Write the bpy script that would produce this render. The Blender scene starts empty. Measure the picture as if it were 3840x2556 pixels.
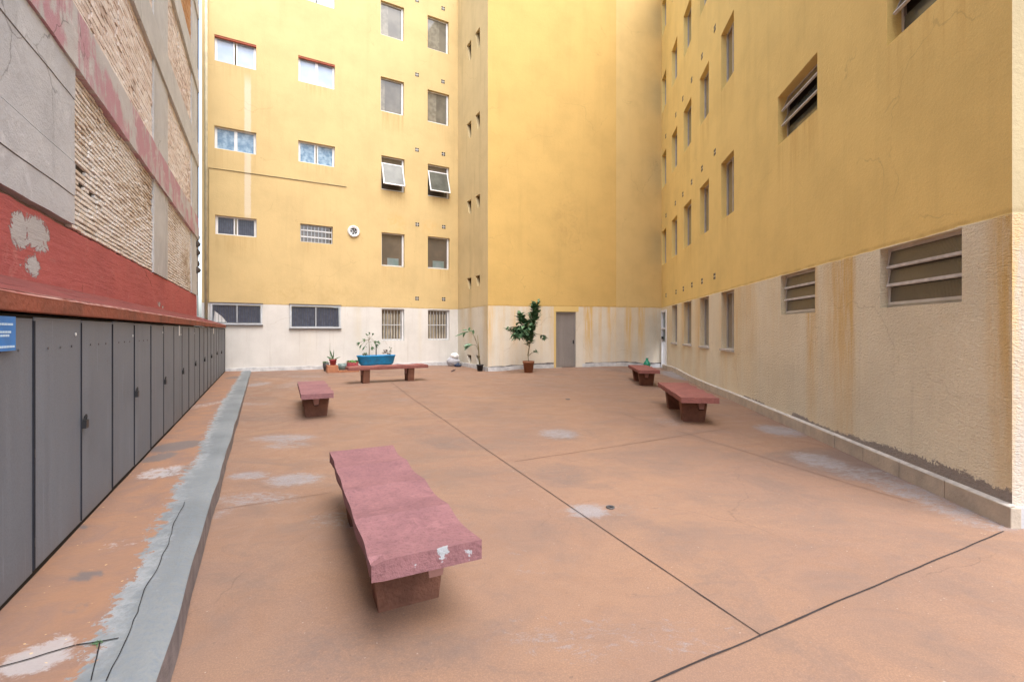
import bpy, bmesh, math, random
from mathutils import Vector, Matrix, noise
random.seed(7)
S = bpy.context.scene
R = math.radians
# ---------------------------------------------------------------- camera, world, sun
cam = bpy.data.cameras.new('camera'); camo = bpy.data.objects.new('camera', cam); S.collection.objects.link(camo)
camo.location = (0, 0, 0); camo.rotation_euler = (R(90), 0, 0)
cam.sensor_width = 36; cam.lens = 36*1750/3840; cam.shift_y = -37.5/3840
cam.clip_start = .05; cam.clip_end = 2000
S.camera = camo
SUN = Vector((.3, -.65, 1.4)).normalized()
W = bpy.data.worlds.new('World'); S.world = W; W.use_nodes = True
wn = W.node_tree; wn.nodes.clear()
sky = wn.nodes.new('ShaderNodeTexSky'); sky.sky_type = 'NISHITA'; sky.sun_disc = False
sky.sun_elevation = math.asin(SUN.z); sky.sun_rotation = math.atan2(SUN.x, SUN.y)
sky.dust_density = 4.0; sky.air_density = 1.0; sky.ozone_density = 1.0
hs = wn.nodes.new('ShaderNodeHueSaturation'); hs.inputs['Saturation'].default_value = .62   # thin white overcast
bg = wn.nodes.new('ShaderNodeBackground'); bg.inputs['Strength'].default_value = .15
wo = wn.nodes.new('ShaderNodeOutputWorld')
wn.links.new(sky.outputs[0], hs.inputs['Color']); wn.links.new(hs.outputs[0], bg.inputs[0]); wn.links.new(bg.outputs[0], wo.inputs[0])
sl = bpy.data.lights.new('sun', 'SUN'); sl.energy = .5; sl.angle = R(75); sl.color = (1, .985, .96)
so = bpy.data.objects.new('sun', sl); S.collection.objects.link(so); so.location = (0, 0, 30)
so.rotation_euler = SUN.to_track_quat('Z', 'Y').to_euler()
S.view_settings.view_transform = 'Standard'; S.view_settings.look = 'None'; S.view_settings.gamma = 1
S.view_settings.exposure = 1.78
S.cycles.max_bounces = 10; S.cycles.diffuse_bounces = 6

# ---------------------------------------------------------------- helpers
F, CX, HZ = 1750.0, 1920.0, 1240.5       # how the yard was surveyed from the photograph
B = .9                                   # paint line above eye level
def link(o): S.collection.objects.link(o); return o
def tag(o, label=None, cat=None, group=None, kind=None):
    if label: o['label'] = label
    if cat: o['category'] = cat
    if group: o['group'] = group
    if kind: o['kind'] = kind
    return o
def root(name, loc, label, cat, group=None):
    o = link(bpy.data.objects.new(name, None)); o.location = loc; o.empty_display_size = .2
    return tag(o, label, cat, group)
def world_loc(p):
    v = Vector((0, 0, 0))
    while p is not None:
        v += p.location + p.matrix_parent_inverse.translation; p = p.parent
    return v
class Frame:
    def __init__(s, o, d, n): s.o, s.d, s.n = Vector(o), Vector(d).normalized(), Vector(n).normalized()
    def p(s, u, o, z): return s.o + s.d*u + s.n*o + Vector((0, 0, z))
class Fn:
    def __init__(s, f): s.p = f
IDF = Frame((0, 0, 0), (1, 0, 0), (0, 1, 0))
class MB:
    def __init__(s): s.v, s.f, s.uv, s.smooth = [], [], {}, False
    def poly(s, pts, uv=None):
        i = len(s.v); s.v += [tuple(p) for p in pts]; s.f.append(tuple(range(i, i+len(pts))))
        if uv: s.uv[len(s.f)-1] = uv
    def box(s, fr, u0, u1, o0, o1, z0, z1, jit=0.0):
        c = [fr.p(u, o, z) for z in (z0, z1) for (u, o) in ((u0, o0), (u1, o0), (u1, o1), (u0, o1))]
        if jit: c = [q + Vector((random.uniform(-jit, jit), random.uniform(-jit, jit), random.uniform(-jit, jit))) for q in c]
        i = len(s.v); s.v += [tuple(q) for q in c]
        for q in ((0, 3, 2, 1), (4, 5, 6, 7), (0, 1, 5, 4), (1, 2, 6, 5), (2, 3, 7, 6), (3, 0, 4, 7)):
            s.f.append(tuple(i+k for k in q))
    def frame(s, fr, u0, u1, z0, z1, t, o0, o1):
        s.box(fr, u0, u0+t, o0, o1, z0, z1); s.box(fr, u1-t, u1, o0, o1, z0, z1)
        s.box(fr, u0+t, u1-t, o0, o1-.002, z0, z0+t); s.box(fr, u0+t, u1-t, o0, o1-.002, z1-t, z1)
    def tube(s, pts, r, n=8, cap=True):
        pts = [Vector(p) for p in pts]; rs = r if isinstance(r, (list, tuple)) else [r]*len(pts)
        i = len(s.v)
        for k, p in enumerate(pts):
            t = (pts[min(k+1, len(pts)-1)] - pts[max(k-1, 0)]).normalized()
            a = t.cross(Vector((0, 0, 1)))
            if a.length < .05: a = t.cross(Vector((0, 1, 0)))
            a.normalize(); b = t.cross(a)
            for q in range(n):
                w = 2*math.pi*q/n; s.v.append(tuple(p + (a*math.cos(w)+b*math.sin(w))*rs[k]))
        for k in range(len(pts)-1):
            for q in range(n):
                s.f.append((i+k*n+q, i+k*n+(q+1) % n, i+(k+1)*n+(q+1) % n, i+(k+1)*n+q))
        if cap:
            s.f.append(tuple(i+q for q in range(n))[::-1]); s.f.append(tuple(i+(len(pts)-1)*n+q for q in range(n)))
    def lathe(s, c, prof, n=24, sx=1, sy=1, ax=None):
        i = len(s.v); c = Vector(c)
        for (r, z) in prof:
            for q in range(n):
                w = 2*math.pi*q/n
                v = Vector((math.cos(w)*r*sx, math.sin(w)*r*sy, z))
                if ax: v = ax @ v
                s.v.append(tuple(c+v))
        for k in range(len(prof)-1):
            for q in range(n):
                s.f.append((i+k*n+q, i+k*n+(q+1) % n, i+(k+1)*n+(q+1) % n, i+(k+1)*n+q))
        s.f.append(tuple(i+q for q in range(n))[::-1]); s.f.append(tuple(i+(len(prof)-1)*n+q for q in range(n)))
    def leaf(s, base, d, up, L, w, droop=.3, seg=3):
        base = Vector(base); d = Vector(d).normalized(); side = d.cross(Vector(up))
        if side.length < .01: side = d.cross(Vector((1, 0, 0)))
        side.normalize(); nn = side.cross(d).normalized()
        i = len(s.v)
        for k in range(seg+1):
            t = k/seg; ww = w*math.sin(math.pi*min(1, .08+t*.92))**.8*.5 if k < seg else .001
            c = base + d*L*t - Vector((0, 0, 1))*droop*L*t*t
            s.v += [tuple(c - side*ww + nn*ww*.35), tuple(c), tuple(c + side*ww + nn*ww*.35)]
        for k in range(seg):
            a = i+k*3; s.f += [(a, a+1, a+4, a+3), (a+1, a+2, a+5, a+4)]
    def build(s, name, mat, parent=None, smooth=False, bevel=0, label=None):
        me = bpy.data.meshes.new(name); me.from_pydata(s.v, [], s.f)
        if s.uv:
            l = me.uv_layers.new(name='UVMap')
            for fi, uv in s.uv.items():
                for li, w in zip(me.polygons[fi].loop_indices, uv): l.data[li].uv = w
        me.validate(); me.update()
        if smooth: me.shade_smooth()
        me.materials.append(mat)
        o = link(bpy.data.objects.new(name, me))
        if parent is not None:
            o.parent = parent; o.matrix_parent_inverse = Matrix.Translation(-world_loc(parent))
        if bevel:
            m = o.modifiers.new('bevel', 'BEVEL'); m.width = bevel; m.segments = 2; m.limit_method = 'ANGLE'
        if label: o['label'] = label
        return o
def nz(x, y, z=0.0): return noise.noise(Vector((x, y, z)))
def fbm(x, y, z=0.0, o=4):
    return sum(nz(x*2**k, y*2**k, z+k*7.3)/2**k for k in range(o))
def smooth(a, b, x):
    t = min(1, max(0, (x-a)/(b-a))); return t*t*(3-2*t)

# ---------------------------------------------------------------- material toolkit
class G:
    def __init__(s, name, rough=.8, spec=.3, metal=0):
        s.m = bpy.data.materials.new(name); s.m.use_nodes = True; s.nt = s.m.node_tree
        s.b = s.nt.nodes['Principled BSDF']; s.b.inputs['Roughness'].default_value = rough
        s.b.inputs['Specular IOR Level'].default_value = spec; s.b.inputs['Metallic'].default_value = metal
    def n(s, t): return s.nt.nodes.new('ShaderNode'+t)
    def l(s, a, b): s.nt.links.new(a, b)
    def put(s, sock, v):
        if hasattr(v, 'is_linked') or hasattr(v, 'links'): s.l(v, sock)
        elif isinstance(v, (tuple, list)) and len(v) == 3 and sock.type == 'RGBA': sock.default_value = (*v, 1)
        else: sock.default_value = v
    def pos(s): return s.n('NewGeometry').outputs['Position']
    def obj(s): return s.n('TexCoord').outputs['Object']
    def uv(s): return s.n('UVMap').outputs[0]
    def attr(s, a): x = s.n('Attribute'); x.attribute_name = a; return x.outputs['Fac']
    def attrc(s, a): x = s.n('Attribute'); x.attribute_name = a; return x.outputs['Color']
    def map(s, vec, scale=(1, 1, 1), loc=(0, 0, 0)):
        x = s.n('Mapping'); s.l(vec, x.inputs[0]); x.inputs['Scale'].default_value = scale; x.inputs['Location'].default_value = loc; return x.outputs[0]
    def noise(s, vec, sc, det=4, rough=.55, dist=0):
        x = s.n('TexNoise'); s.l(vec, x.inputs['Vector']); x.inputs['Scale'].default_value = sc
        x.inputs['Detail'].default_value = det; x.inputs['Roughness'].default_value = rough; x.inputs['Distortion'].default_value = dist
        return x.outputs['Fac']
    def ramp(s, f, stops, interp='LINEAR'):
        x = s.n('ValToRGB'); s.l(f, x.inputs[0]); cr = x.color_ramp; cr.interpolation = interp
        while len(cr.elements) < len(stops): cr.elements.new(.5)
        for e, (p, c) in zip(cr.elements, stops):
            e.position = p; e.color = (c, c, c, 1) if not isinstance(c, tuple) else (*c, 1)
        return x.outputs[0]
    def rng(s, f, a, b, c=0., d=1., sm=True):
        x = s.n('MapRange'); x.interpolation_type = 'SMOOTHSTEP' if sm else 'LINEAR'
        s.put(x.inputs[0], f)
        for i, v in enumerate((a, b, c, d)): s.put(x.inputs[i+1], v)
        return x.outputs[0]
    def mix(s, f, a, b, mode='MIX'):
        x = s.n('Mix'); x.data_type = 'RGBA'; x.blend_type = mode
        s.put(x.inputs[0], f); s.put(x.inputs[6], a); s.put(x.inputs[7], b); return x.outputs[2]
    def cracks(s, vec, sc, w, seed=0.):
        d = s.n('TexNoise'); s.l(vec, d.inputs['Vector']); d.inputs['Scale'].default_value = 2.2; d.inputs['Detail'].default_value = 6
        v = s.n('VectorMath'); v.operation = 'MULTIPLY_ADD'; s.l(d.outputs['Color'], v.inputs[0]); v.inputs[1].default_value = (.45, .45, .45); s.l(vec, v.inputs[2])
        x = s.n('TexVoronoi'); x.feature = 'DISTANCE_TO_EDGE'; s.l(v.outputs[0], x.inputs['Vector']); x.inputs['Scale'].default_value = sc
        return s.math('MULTIPLY', s.rng(x.outputs['Distance'], w, 0), s.rng(s.noise(s.map(vec, (1, 1, 1), (seed+3.3, seed, 1)), .8, 3), .52, .62))
    def math(s, op, a, b=0., clamp=False):
        x = s.n('Math'); x.operation = op; x.use_clamp = clamp; s.put(x.inputs[0], a); s.put(x.inputs[1], b); return x.outputs[0]
    def sep(s, v): x = s.n('SeparateXYZ'); s.l(v, x.inputs[0]); return x.outputs
    def comb(s, a, b, c): 
        x = s.n('CombineXYZ'); s.put(x.inputs[0], a); s.put(x.inputs[1], b); s.put(x.inputs[2], c); return x.outputs[0]
    def bump(s, h, dist=.01, st=1.0, prev=None):
        x = s.n('Bump'); x.inputs['Strength'].default_value = st; x.inputs['Distance'].default_value = dist
        s.l(h, x.inputs['Height'])
        if prev: s.l(prev, x.inputs['Normal'])
        s.l(x.outputs[0], s.b.inputs['Normal']); return x.outputs[0]
    def col(s, c): s.put(s.b.inputs['Base Color'], c); return s
    def rough(s, v): s.put(s.b.inputs['Roughness'], v); return s
def plain(name, c, rough=.6, spec=.3, metal=0, var=.15, sc=6, bump=0, c2=None):
    g = G(name, rough, spec, metal); p = g.obj()
    f = g.noise(p, sc, 5)
    d = c2 if c2 else tuple(x*(1-var*2) for x in c)
    g.col(g.mix(g.rng(f, .3, .75), c, d))
    if bump: g.bump(g.noise(p, sc*8, 3), bump)
    return g.m

def painted(name, up, low, streaks=None, crumble=None, ulen=10., streak_col=(.70, .46, .15), zfade=1.6, rough_low=1.0,
            dirt=.35, blot=.12, stain=None, seed=0., white=None, noisy=.35, drips=()):
    g = G(name, .85, .2); uv = g.uv(); u, v, _ = g.sep(uv)
    def off(vec): return g.map(vec, (1, 1, 1), (seed, seed*.7, 0))
    fine = g.noise(off(uv), 26, 4, .7); big = g.noise(off(uv), .9, 5, .6); mid = g.noise(off(uv), 5, 4, .6)
    vert = g.noise(off(g.map(uv, (3.2, .22, 1))), 1.0, 5, .65); vert2 = g.noise(off(g.map(uv, (9, .5, 1))), 1.0, 4, .6)
    # --- upper coat
    cu = g.mix(g.rng(big, .35, .75), up, tuple(x*(1-blot) for x in up))
    cu = g.mix(g.math('MULTIPLY', g.rng(vert, .48, .8), dirt), cu, tuple(x*.62 for x in up))
    cu = g.mix(g.math('MULTIPLY', g.rng(vert2, .58, .85), dirt*.5), cu, tuple(min(1, x*1.18) for x in up))
    cu = g.mix(g.math('MULTIPLY', g.rng(fine, .55, .9), .18), cu, tuple(x*.7 for x in up))
    if drips:
        dn = g.rng(g.noise(off(g.map(uv, (11, .35, 1))), 1., 5, .7), .42, .72); tot = None
        for (a, b, zt, ln, st_) in drips:
            m = g.math('MULTIPLY', g.math('MULTIPLY', g.rng(u, a-.06, a+.05), g.rng(u, b+.06, b-.05)), g.math('MULTIPLY', g.rng(v, zt-ln, zt-.05, 0, st_), g.math('LESS_THAN', v, zt+.01)))
            tot = m if tot is None else g.math('MAXIMUM', tot, m)
        cu = g.mix(g.math('MULTIPLY', tot, dn), cu, tuple(x*y for x, y in zip(up, (.72, .6, .5))))
    if stain:   # smudged patches: (u, v, ru, rv, strength, colour)
        for (a, b, ra, rb, st, cc) in stain:
            du = g.math('DIVIDE', g.math('SUBTRACT', u, a), ra); dv = g.math('DIVIDE', g.math('SUBTRACT', v, b), rb)
            r2 = g.math('ADD', g.math('MULTIPLY', du, du), g.math('MULTIPLY', dv, dv))
            m = g.math('MULTIPLY', g.rng(r2, 1.0, .1), g.math('MULTIPLY', g.rng(g.noise(off(uv), 3.5, 6, .75, 1.2), .4, .7), st))
            cu = g.mix(m, cu, cc)
    if white:   # washed-out vertical strip (u, half width, v0, v1)
        for (a, hw, v0, v1) in white:
            du = g.math('ABSOLUTE', g.math('SUBTRACT', g.math('ADD', u, g.math('MULTIPLY', g.math('SUBTRACT', mid, .5), .05)), a))
            m = g.math('MULTIPLY', g.rng(du, hw, hw*.55), g.math('MULTIPLY', g.rng(v, v0, v0+.5), g.rng(v, v1, v1-.6)))
            cu = g.mix(g.math('MULTIPLY', m, .4), cu, (.78, .77, .72))
    # --- lower coat
    cl = g.mix(g.rng(big, .3, .7), low, tuple(x*.86 for x in low))
    cl = g.mix(g.math('MULTIPLY', g.rng(vert, .5, .8), .35), cl, tuple(x*.74 for x in low))
    cl = g.mix(g.math('MULTIPLY', g.rng(vert2, .52, .8), .25), cl, (.40, .36, .30))
    if streaks:
        un = g.math('DIVIDE', u, ulen)
        wob = g.math('ADD', un, g.math('MULTIPLY', g.math('SUBTRACT', g.noise(off(g.map(uv, (5, .8, 1))), 1., 3), .5), .05/ulen*2))
        st = g.ramp(wob, streaks)
        fade = g.rng(v, B-zfade-.9, B-zfade*.15, .3, 1.0)
        br = g.rng(g.noise(off(g.map(uv, (14, 1.1, 1))), 1., 5, .7), .3, .62, 1-noisy*2, 1.0)
        cl = g.mix(g.math('MULTIPLY', g.math('MULTIPLY', st, fade), br, True), cl, streak_col)
    # paint border, slightly wavy
    bz = g.math('ADD', v, g.math('MULTIPLY', g.math('SUBTRACT', g.noise(off(uv), 2.2, 4), .5), .05))
    m = g.rng(bz, B-.012, B+.004)
    c = g.mix(m, cl, cu)
    gl = g.math('MULTIPLY', g.rng(g.math('ABSOLUTE', g.math('SUBTRACT', bz, B+.02)), .035, .0), g.rng(mid, .35, .65, .2, .75)); c = g.mix(g.math('MULTIPLY', gl, .7), c, tuple(x*y for x, y in zip(up, (.55, .48, .4))))
    # bare mortar over the plinth
    if crumble:
        un = g.math('DIVIDE', u, ulen); h = g.ramp(un, crumble)
        rag = g.math('ADD', g.math('MULTIPLY', g.math('SUBTRACT', g.noise(off(uv), 7, 6, .8), .5), .20), g.math('MULTIPLY', g.math('SUBTRACT', g.noise(off(uv), 45, 3, .8), .5), .10))
        top = g.math('ADD', g.math('MULTIPLY', h, .5), -1.34)
        cm = g.rng(g.math('SUBTRACT', v, g.math('ADD', top, g.math('MULTIPLY', rag, g.rng(h, .02, .1)))), .006, -.006)
        c = g.mix(cm, c, g.mix(fine, (.38, .345, .315), (.24, .22, .205)))
    gr_ = g.noise(off(uv), 85, 3, .8); c = g.mix(g.math('MULTIPLY', g.rng(gr_, .35, .75), .22), c, (.30, .22, .12)); c = g.mix(g.math('MULTIPLY', g.rng(g.noise(off(g.map(uv, (1, 2.2, 1))), 2.4, 7, .75, 1.5), .6, .8), .22), c, (.34, .27, .16))
    ck = g.cracks(off(uv), .55, .005, seed); c = g.mix(g.math('MULTIPLY', ck, .28), c, (.26, .18, .08))
    g.col(c)
    rl = g.noise(off(g.map(uv, (26, 60, 1))), 1., 3, .6, .8)
    hh = g.mix(m, g.math('MULTIPLY', rl, rough_low), g.math('ADD', g.math('MULTIPLY', fine, .4), g.math('MULTIPLY', g.noise(off(uv), 9, 5, .6), .35)))
    g.bump(hh, .014, .8)
    return g.m

# ---------------------------------------------------------------- ground heights
PTS = [(-1.3, 2, -1.51), (3.8, 3.5, -1.487), (5.0, 12, -1.48), (5.75, 17.6, -1.43), (3.9, 17.4, -1.31), (2.2, 17.1, -1.335), (.9, 16.8, -1.36), (-.85, 16.5, -1.45),
       (-2.2, 19.2, -1.43), (-3.4, 18.6, -1.377), (-5.5, 17.5, -1.37), (-8.6, 15.6, -1.362), (-3.3, 7.9, -1.45), (3.0, 7.7, -1.475), (3.5, 12.3, -1.455),
       (-.5, 2.6, -1.50), (0, 10, -1.47), (-3.5, 12.8, -1.39), (-6.0, 10.4, -1.42), (-4.2, 7.0, -1.465), (-2.6, 4, -1.50), (1, 6, -1.49), (1.5, 14, -1.43), (0, -6, -1.51), (8, -4, -1.5)]
def fz(x, y):
    a = b = 0
    for (px, py, pz) in PTS:
        w = 1/((x-px)**2+(y-py)**2+.6)**1.6; a += w*pz; b += w
    return a/b
def gp(px, py, dz=0.0):                  # where a pixel's ray meets the yard floor
    rx, rz = (px-CX)/F, (HZ-py)/F; z = -1.46
    for _ in range(8):
        y = (z+dz)/rz; z = fz(rx*y, y)
    return Vector((rx*y, y, z))
WZ = -1.327
def wpz(px, py, z=WZ):
    y = z*F/(HZ-py); return Vector(((px-CX)/F*y, y, z))

# ---------------------------------------------------------------- materials
mY = (.70, .47, .155)
M = {}
def floor_mat():
    g = G('worn_terracotta_floor_paint', .75, .35); p = g.pos()
    big = g.noise(p, .55, 6, .62, .4); mid = g.noise(p, 2.6, 6, .65, .8); fine = g.noise(p, 30, 4, .7); sm = g.noise(g.map(p, (1.1, 2.4, 1)), 1.6, 6, .7, 1.5)
    c = g.mix(g.rng(big, .3, .7), (.335, .202, .130), (.28, .175, .127))
    c = g.mix(g.math('MULTIPLY', g.rng(g.noise(g.map(p, (1, 1.5, 1), (3, 1, 0)), .8, 7, .7, .8), .42, .68), .75), c, (.215, .15, .12))
    c = g.mix(g.math('MULTIPLY', g.rng(mid, .45, .72), .55), c, (.30, .175, .11))
    c = g.mix(g.math('MULTIPLY', g.rng(sm, .52, .78), .5), c, (.185, .135, .118))
    c = g.mix(g.math('MULTIPLY', g.rng(fine, .5, .85), .35), c, (.19, .115, .09))
    rag = g.math('ADD', g.math('MULTIPLY', g.math('SUBTRACT', g.noise(g.map(p, (1, 1.8, 1)), 7, 8, .82, 1.6), .5), 2.0), g.math('MULTIPLY', g.math('SUBTRACT', fine, .5), .5))
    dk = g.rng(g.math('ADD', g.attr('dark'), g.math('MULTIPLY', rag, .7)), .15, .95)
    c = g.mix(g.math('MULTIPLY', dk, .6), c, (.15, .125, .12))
    we = g.rng(g.math('ADD', g.attr('wear'), rag), .4, .85)
    c = g.mix(g.math('MULTIPLY', we, g.rng(g.attr('wear'), .02, .2, 0, .82)), c, g.mix(mid, (.37, .365, .385), (.255, .25, .265)))
    sp = g.rng(g.noise(p, 42, 2, .4), .76, .78); c = g.mix(g.math('MULTIPLY', sp, .6), c, (.55, .48, .42))
    sp2 = g.rng(g.noise(g.map(p, (1, 1, 1), (5, 9, 2)), 33, 2, .4), .755, .775); c = g.mix(g.math('MULTIPLY', sp2, .6), c, (.16, .11, .09))
    gr_ = g.noise(p, 130, 3, .8); c = g.mix(g.math('MULTIPLY', g.rng(gr_, .3, .7), .5), c, tuple([.10, .065, .055])); c = g.mix(g.math('MULTIPLY', g.rng(gr_, .55, .75), .25), c, (.45, .33, .27))
    c = g.mix(g.math('MULTIPLY', g.cracks(p, .5, .004), .35), c, (.09, .06, .05))
    g.col(c); g.rough(g.rng(mid, .3, .7, .6, .85))
    g.bump(g.math('ADD', g.math('MULTIPLY', fine, .5), mid), .006, .6); return g.m
M['floor'] = floor_mat()
def walk_mat():
    g = G('peeling_terracotta_over_concrete', .85, .25); p = g.pos()
    mid = g.noise(p, 3.2, 6, .65, .6); fine = g.noise(p, 34, 4, .7); big = g.noise(p, .9, 5)
    c = g.mix(g.rng(mid, .32, .7), (.31, .175, .11), (.235, .15, .118))
    c = g.mix(g.math('MULTIPLY', g.rng(fine, .5, .85), .4), c, (.38, .2, .14))
    rag = g.math('ADD', g.math('MULTIPLY', g.math('SUBTRACT', g.noise(p, 6, 8, .82, 1.2), .5), 1.5), g.math('MULTIPLY', g.math('SUBTRACT', fine, .5), .4))
    dk = g.rng(g.math('ADD', g.attr('dark'), g.math('MULTIPLY', rag, .8)), .25, .8); c = g.mix(g.math('MULTIPLY', dk, .75), c, (.13, .125, .13))
    we = g.rng(g.math('ADD', g.attr('wear'), rag), .4, .66); c = g.mix(g.math('MULTIPLY', we, .7), c, (.42, .41, .42))
    sp = g.rng(g.noise(p, 34, 2, .4), .74, .77); c = g.mix(g.math('MULTIPLY', sp, .6), c, (.78, .55, .25))
    rg2 = g.math('MULTIPLY', g.math('SUBTRACT', g.noise(p, 11, 8, .78), .5), 1.1)
    cm = g.rng(g.math('ADD', g.attr('concrete'), rg2), .46, .52)
    cc = g.mix(g.rng(big, .3, .7), (.145, .158, .166), (.225, .24, .245)); cc = g.mix(g.rng(fine, .35, .8), cc, (.17, .20, .23))
    edge = g.math('MULTIPLY', g.rng(g.math('ADD', g.attr('concrete'), rg2), .8, .5), g.rng(mid, .35, .6)); cc = g.mix(g.math('MULTIPLY', edge, .7), cc, (.34, .36, .375))
    g.col(g.mix(cm, c, cc)); g.bump(g.math('ADD', fine, mid), .008, .7); return g.m
M['walk'] = walk_mat()
M['kerbface'] = plain('weathered_curb_face', (.25, .215, .21), .9, .2, var=.25, sc=9, bump=.006, c2=(.16, .14, .14))
M['joint'] = plain('dark_joint_filler', (.055, .045, .045), .9, .1)
M['hair'] = plain('hairline_joint', (.20, .12, .09), .9, .1)
M['crack'] = plain('black_crack', (.03, .028, .028), .9, .1)
M['ground'] = plain('grey_asphalt_ground', (.12, .12, .12), .9, .2)
M['plinth'] = plain('chipped_white_plinth_paint', (.64, .65, .66), .85, .2, sc=5, bump=.006, c2=(.42, .43, .45))
M['stone'] = plain('beige_curb_stone', (.56, .48, .38), .85, .25, sc=4, bump=.006, c2=(.40, .35, .29))
M['mortar'] = plain('pale_mortar_ledge', (.58, .54, .49), .9, .2, sc=12, c2=(.40, .37, .34))
M['white_al'] = plain('white_window_frame', (.78, .79, .80), .4, .5, var=.06)
M['old_al'] = plain('aged_aluminium_frame', (.52, .48, .43), .45, .5, var=.12)
M['grey_al'] = plain('pale_steel_frame', (.60, .64, .68), .5, .4, var=.1)
M['dark'] = plain('recess_shade', (.03, .025, .02), .9, .1)  # near black, standing in for shade inside holes and gaps
M['red_rev'] = plain('red_painted_reveal', (.42, .12, .07), .8, .2)
def glassy(name, c, c2, rough=.08, sc=3, stripes=None, coat=1.0):
    g = G(name, rough, .5); p = g.uv() if False else g.obj()
    f = g.noise(p, sc, 4); cc = g.mix(g.rng(f, .35, .68), c, c2)
    if stripes:
        x, y, z = g.sep(g.pos()); t = g.math('SINE', g.math('MULTIPLY', g.math('ADD', x, g.math('MULTIPLY', y, stripes[1])), stripes[0]))
        cc = g.mix(g.rng(t, -.3, .8), cc, tuple(v*.55 for v in c2)); g.bump(t, .003, .6)
    g.col(cc); g.b.inputs['Coat Weight'].default_value = coat; g.b.inputs['Coat Roughness'].default_value = rough; return g.m
M['frost'] = glassy('frosted_blue_glass', (.34, .48, .60), (.58, .66, .74), .25, 5)
M['frost2'] = glassy('sky_tinted_glass', (.42, .50, .62), (.34, .44, .60), .2, 2, coat=.3)  # sky reflection put into the pale blue base colour
M['bluepane'] = glassy('patterned_blue_glass', (.10, .20, .32), (.30, .43, .55), .2, 7, coat=.35)
M['room'] = glassy('curtain_behind_glass', (.20, .185, .15), (.13, .12, .10), .06, 1.5, coat=.4)
M['room2'] = glassy('dim_room_glass', (.10, .085, .07), (.16, .13, .10), .05, 1.2)
M['curtglass'] = glassy('pale_curtain_behind_glass', (.27, .25, .20), (.19, .175, .14), .06, 6, coat=.4)
M['navy'] = glassy('dark_blue_mesh_pane', (.035, .045, .08), (.07, .085, .13), .35, 8, stripes=(90, .6), coat=.4)
M['ribbed'] = glassy('ribbed_brownish_glass', (.155, .13, .085), (.10, .085, .06), .25, 1.5, stripes=(55, 7.), coat=.5)
M['curtain'] = plain('beige_vertical_blind', (.42, .37, .28), .8, .2, var=.2, sc=3)
M['roompane'] = glassy('greyish_window_glass', (.075, .08, .07), (.14, .148, .13), .15, 1.5, coat=.1)
def metal_door(name, c, c2):
    g = G(name, .62, .35); p = g.pos(); x, y, z = g.sep(p)
    s = g.noise(g.map(p, (9, 9, .35)), 1, 5, .65); b = g.noise(p, 1.4, 5); f = g.noise(p, 60, 3, .7)
    c0 = g.mix(g.rng(s, .35, .7), c, c2); c0 = g.mix(g.math('MULTIPLY', g.rng(b, .45, .75), .5), c0, tuple(v*.8 for v in c))
    c0 = g.mix(g.math('MULTIPLY', g.rng(f, .6, .85), .3), c0, tuple(min(1, v*1.5) for v in c2))
    gr_ = g.noise(p, 110, 3, .8); c0 = g.mix(g.math('MULTIPLY', g.rng(gr_, .4, .75), .35), c0, tuple(v*.5 for v in c)); sc_ = g.noise(g.map(p, (30, 30, 1.2)), 1, 4, .6); c0 = g.mix(g.math('MULTIPLY', g.rng(sc_, .62, .75), .35), c0, tuple(min(1, v*1.7) for v in c2)); rs = g.noise(p, 6, 6, .75); c0 = g.mix(g.math('MULTIPLY', g.rng(rs, .66, .72), .5), c0, (.16, .10, .075)) if name.startswith('slate') else c0
    low = g.rng(g.math('ADD', z, g.math('MULTIPLY', s, .3)), -1.0, -1.3); c0 = g.mix(g.math('MULTIPLY', low, .35), c0, (.20, .15, .13))
    g.col(c0); g.rough(g.rng(s, .3, .7, .5, .72)); g.bump(b, .01, .25); return g.m
M['locker'] = metal_door('slate_grey_metal_door', (.15, .168, .20), (.195, .215, .25))
M['greydoor'] = metal_door('mauve_grey_metal_door', (.29, .265, .25), (.35, .32, .30))
M['lock'] = plain('black_padlock', (.02, .02, .022), .45, .5)
M['rust'] = plain('rusty_latch', (.25, .13, .09), .8, .3, c2=(.45, .33, .28))
M['steel'] = plain('pale_bolt_metal', (.6, .6, .6), .4, .5, .4)
M['tagw'] = plain('white_tag', (.75, .75, .74), .6, .3, var=.05)
M['sign'] = plain('blue_sign_enamel', (.01, .19, .58), .4, .4, var=.15)
M['signw'] = plain('white_lettering', (.55, .72, .85), .5, .3, var=.03)
def rooftop():
    g = G('flaking_red_roof_paint', .85, .2); p = g.pos(); a = g.noise(p, 4, 7, .75, .6); b = g.noise(g.map(p, (1, 1, 3)), 9, 6, .8); f = g.noise(p, 40, 3)
    c = g.mix(g.rng(a, .35, .68), (.21, .055, .05), (.14, .045, .042)); c = g.mix(g.math('MULTIPLY', g.rng(b, .62, .72), .8), c, (.52, .40, .36)); c = g.mix(g.math('MULTIPLY', g.rng(f, .55, .8), .3), c, (.13, .04, .035))
    g.col(c); g.bump(a, .015, .7); return g.m
M['rooftop'] = rooftop()
M['fascia'] = plain('reddish_brown_ledge', (.30, .095, .06), .85, .2, sc=3, bump=.01, c2=(.19, .075, .05))
M['edge'] = plain('worn_pale_ledge_edge', (.50, .30, .26), .9, .2, sc=8, c2=(.33, .10, .08))
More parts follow.
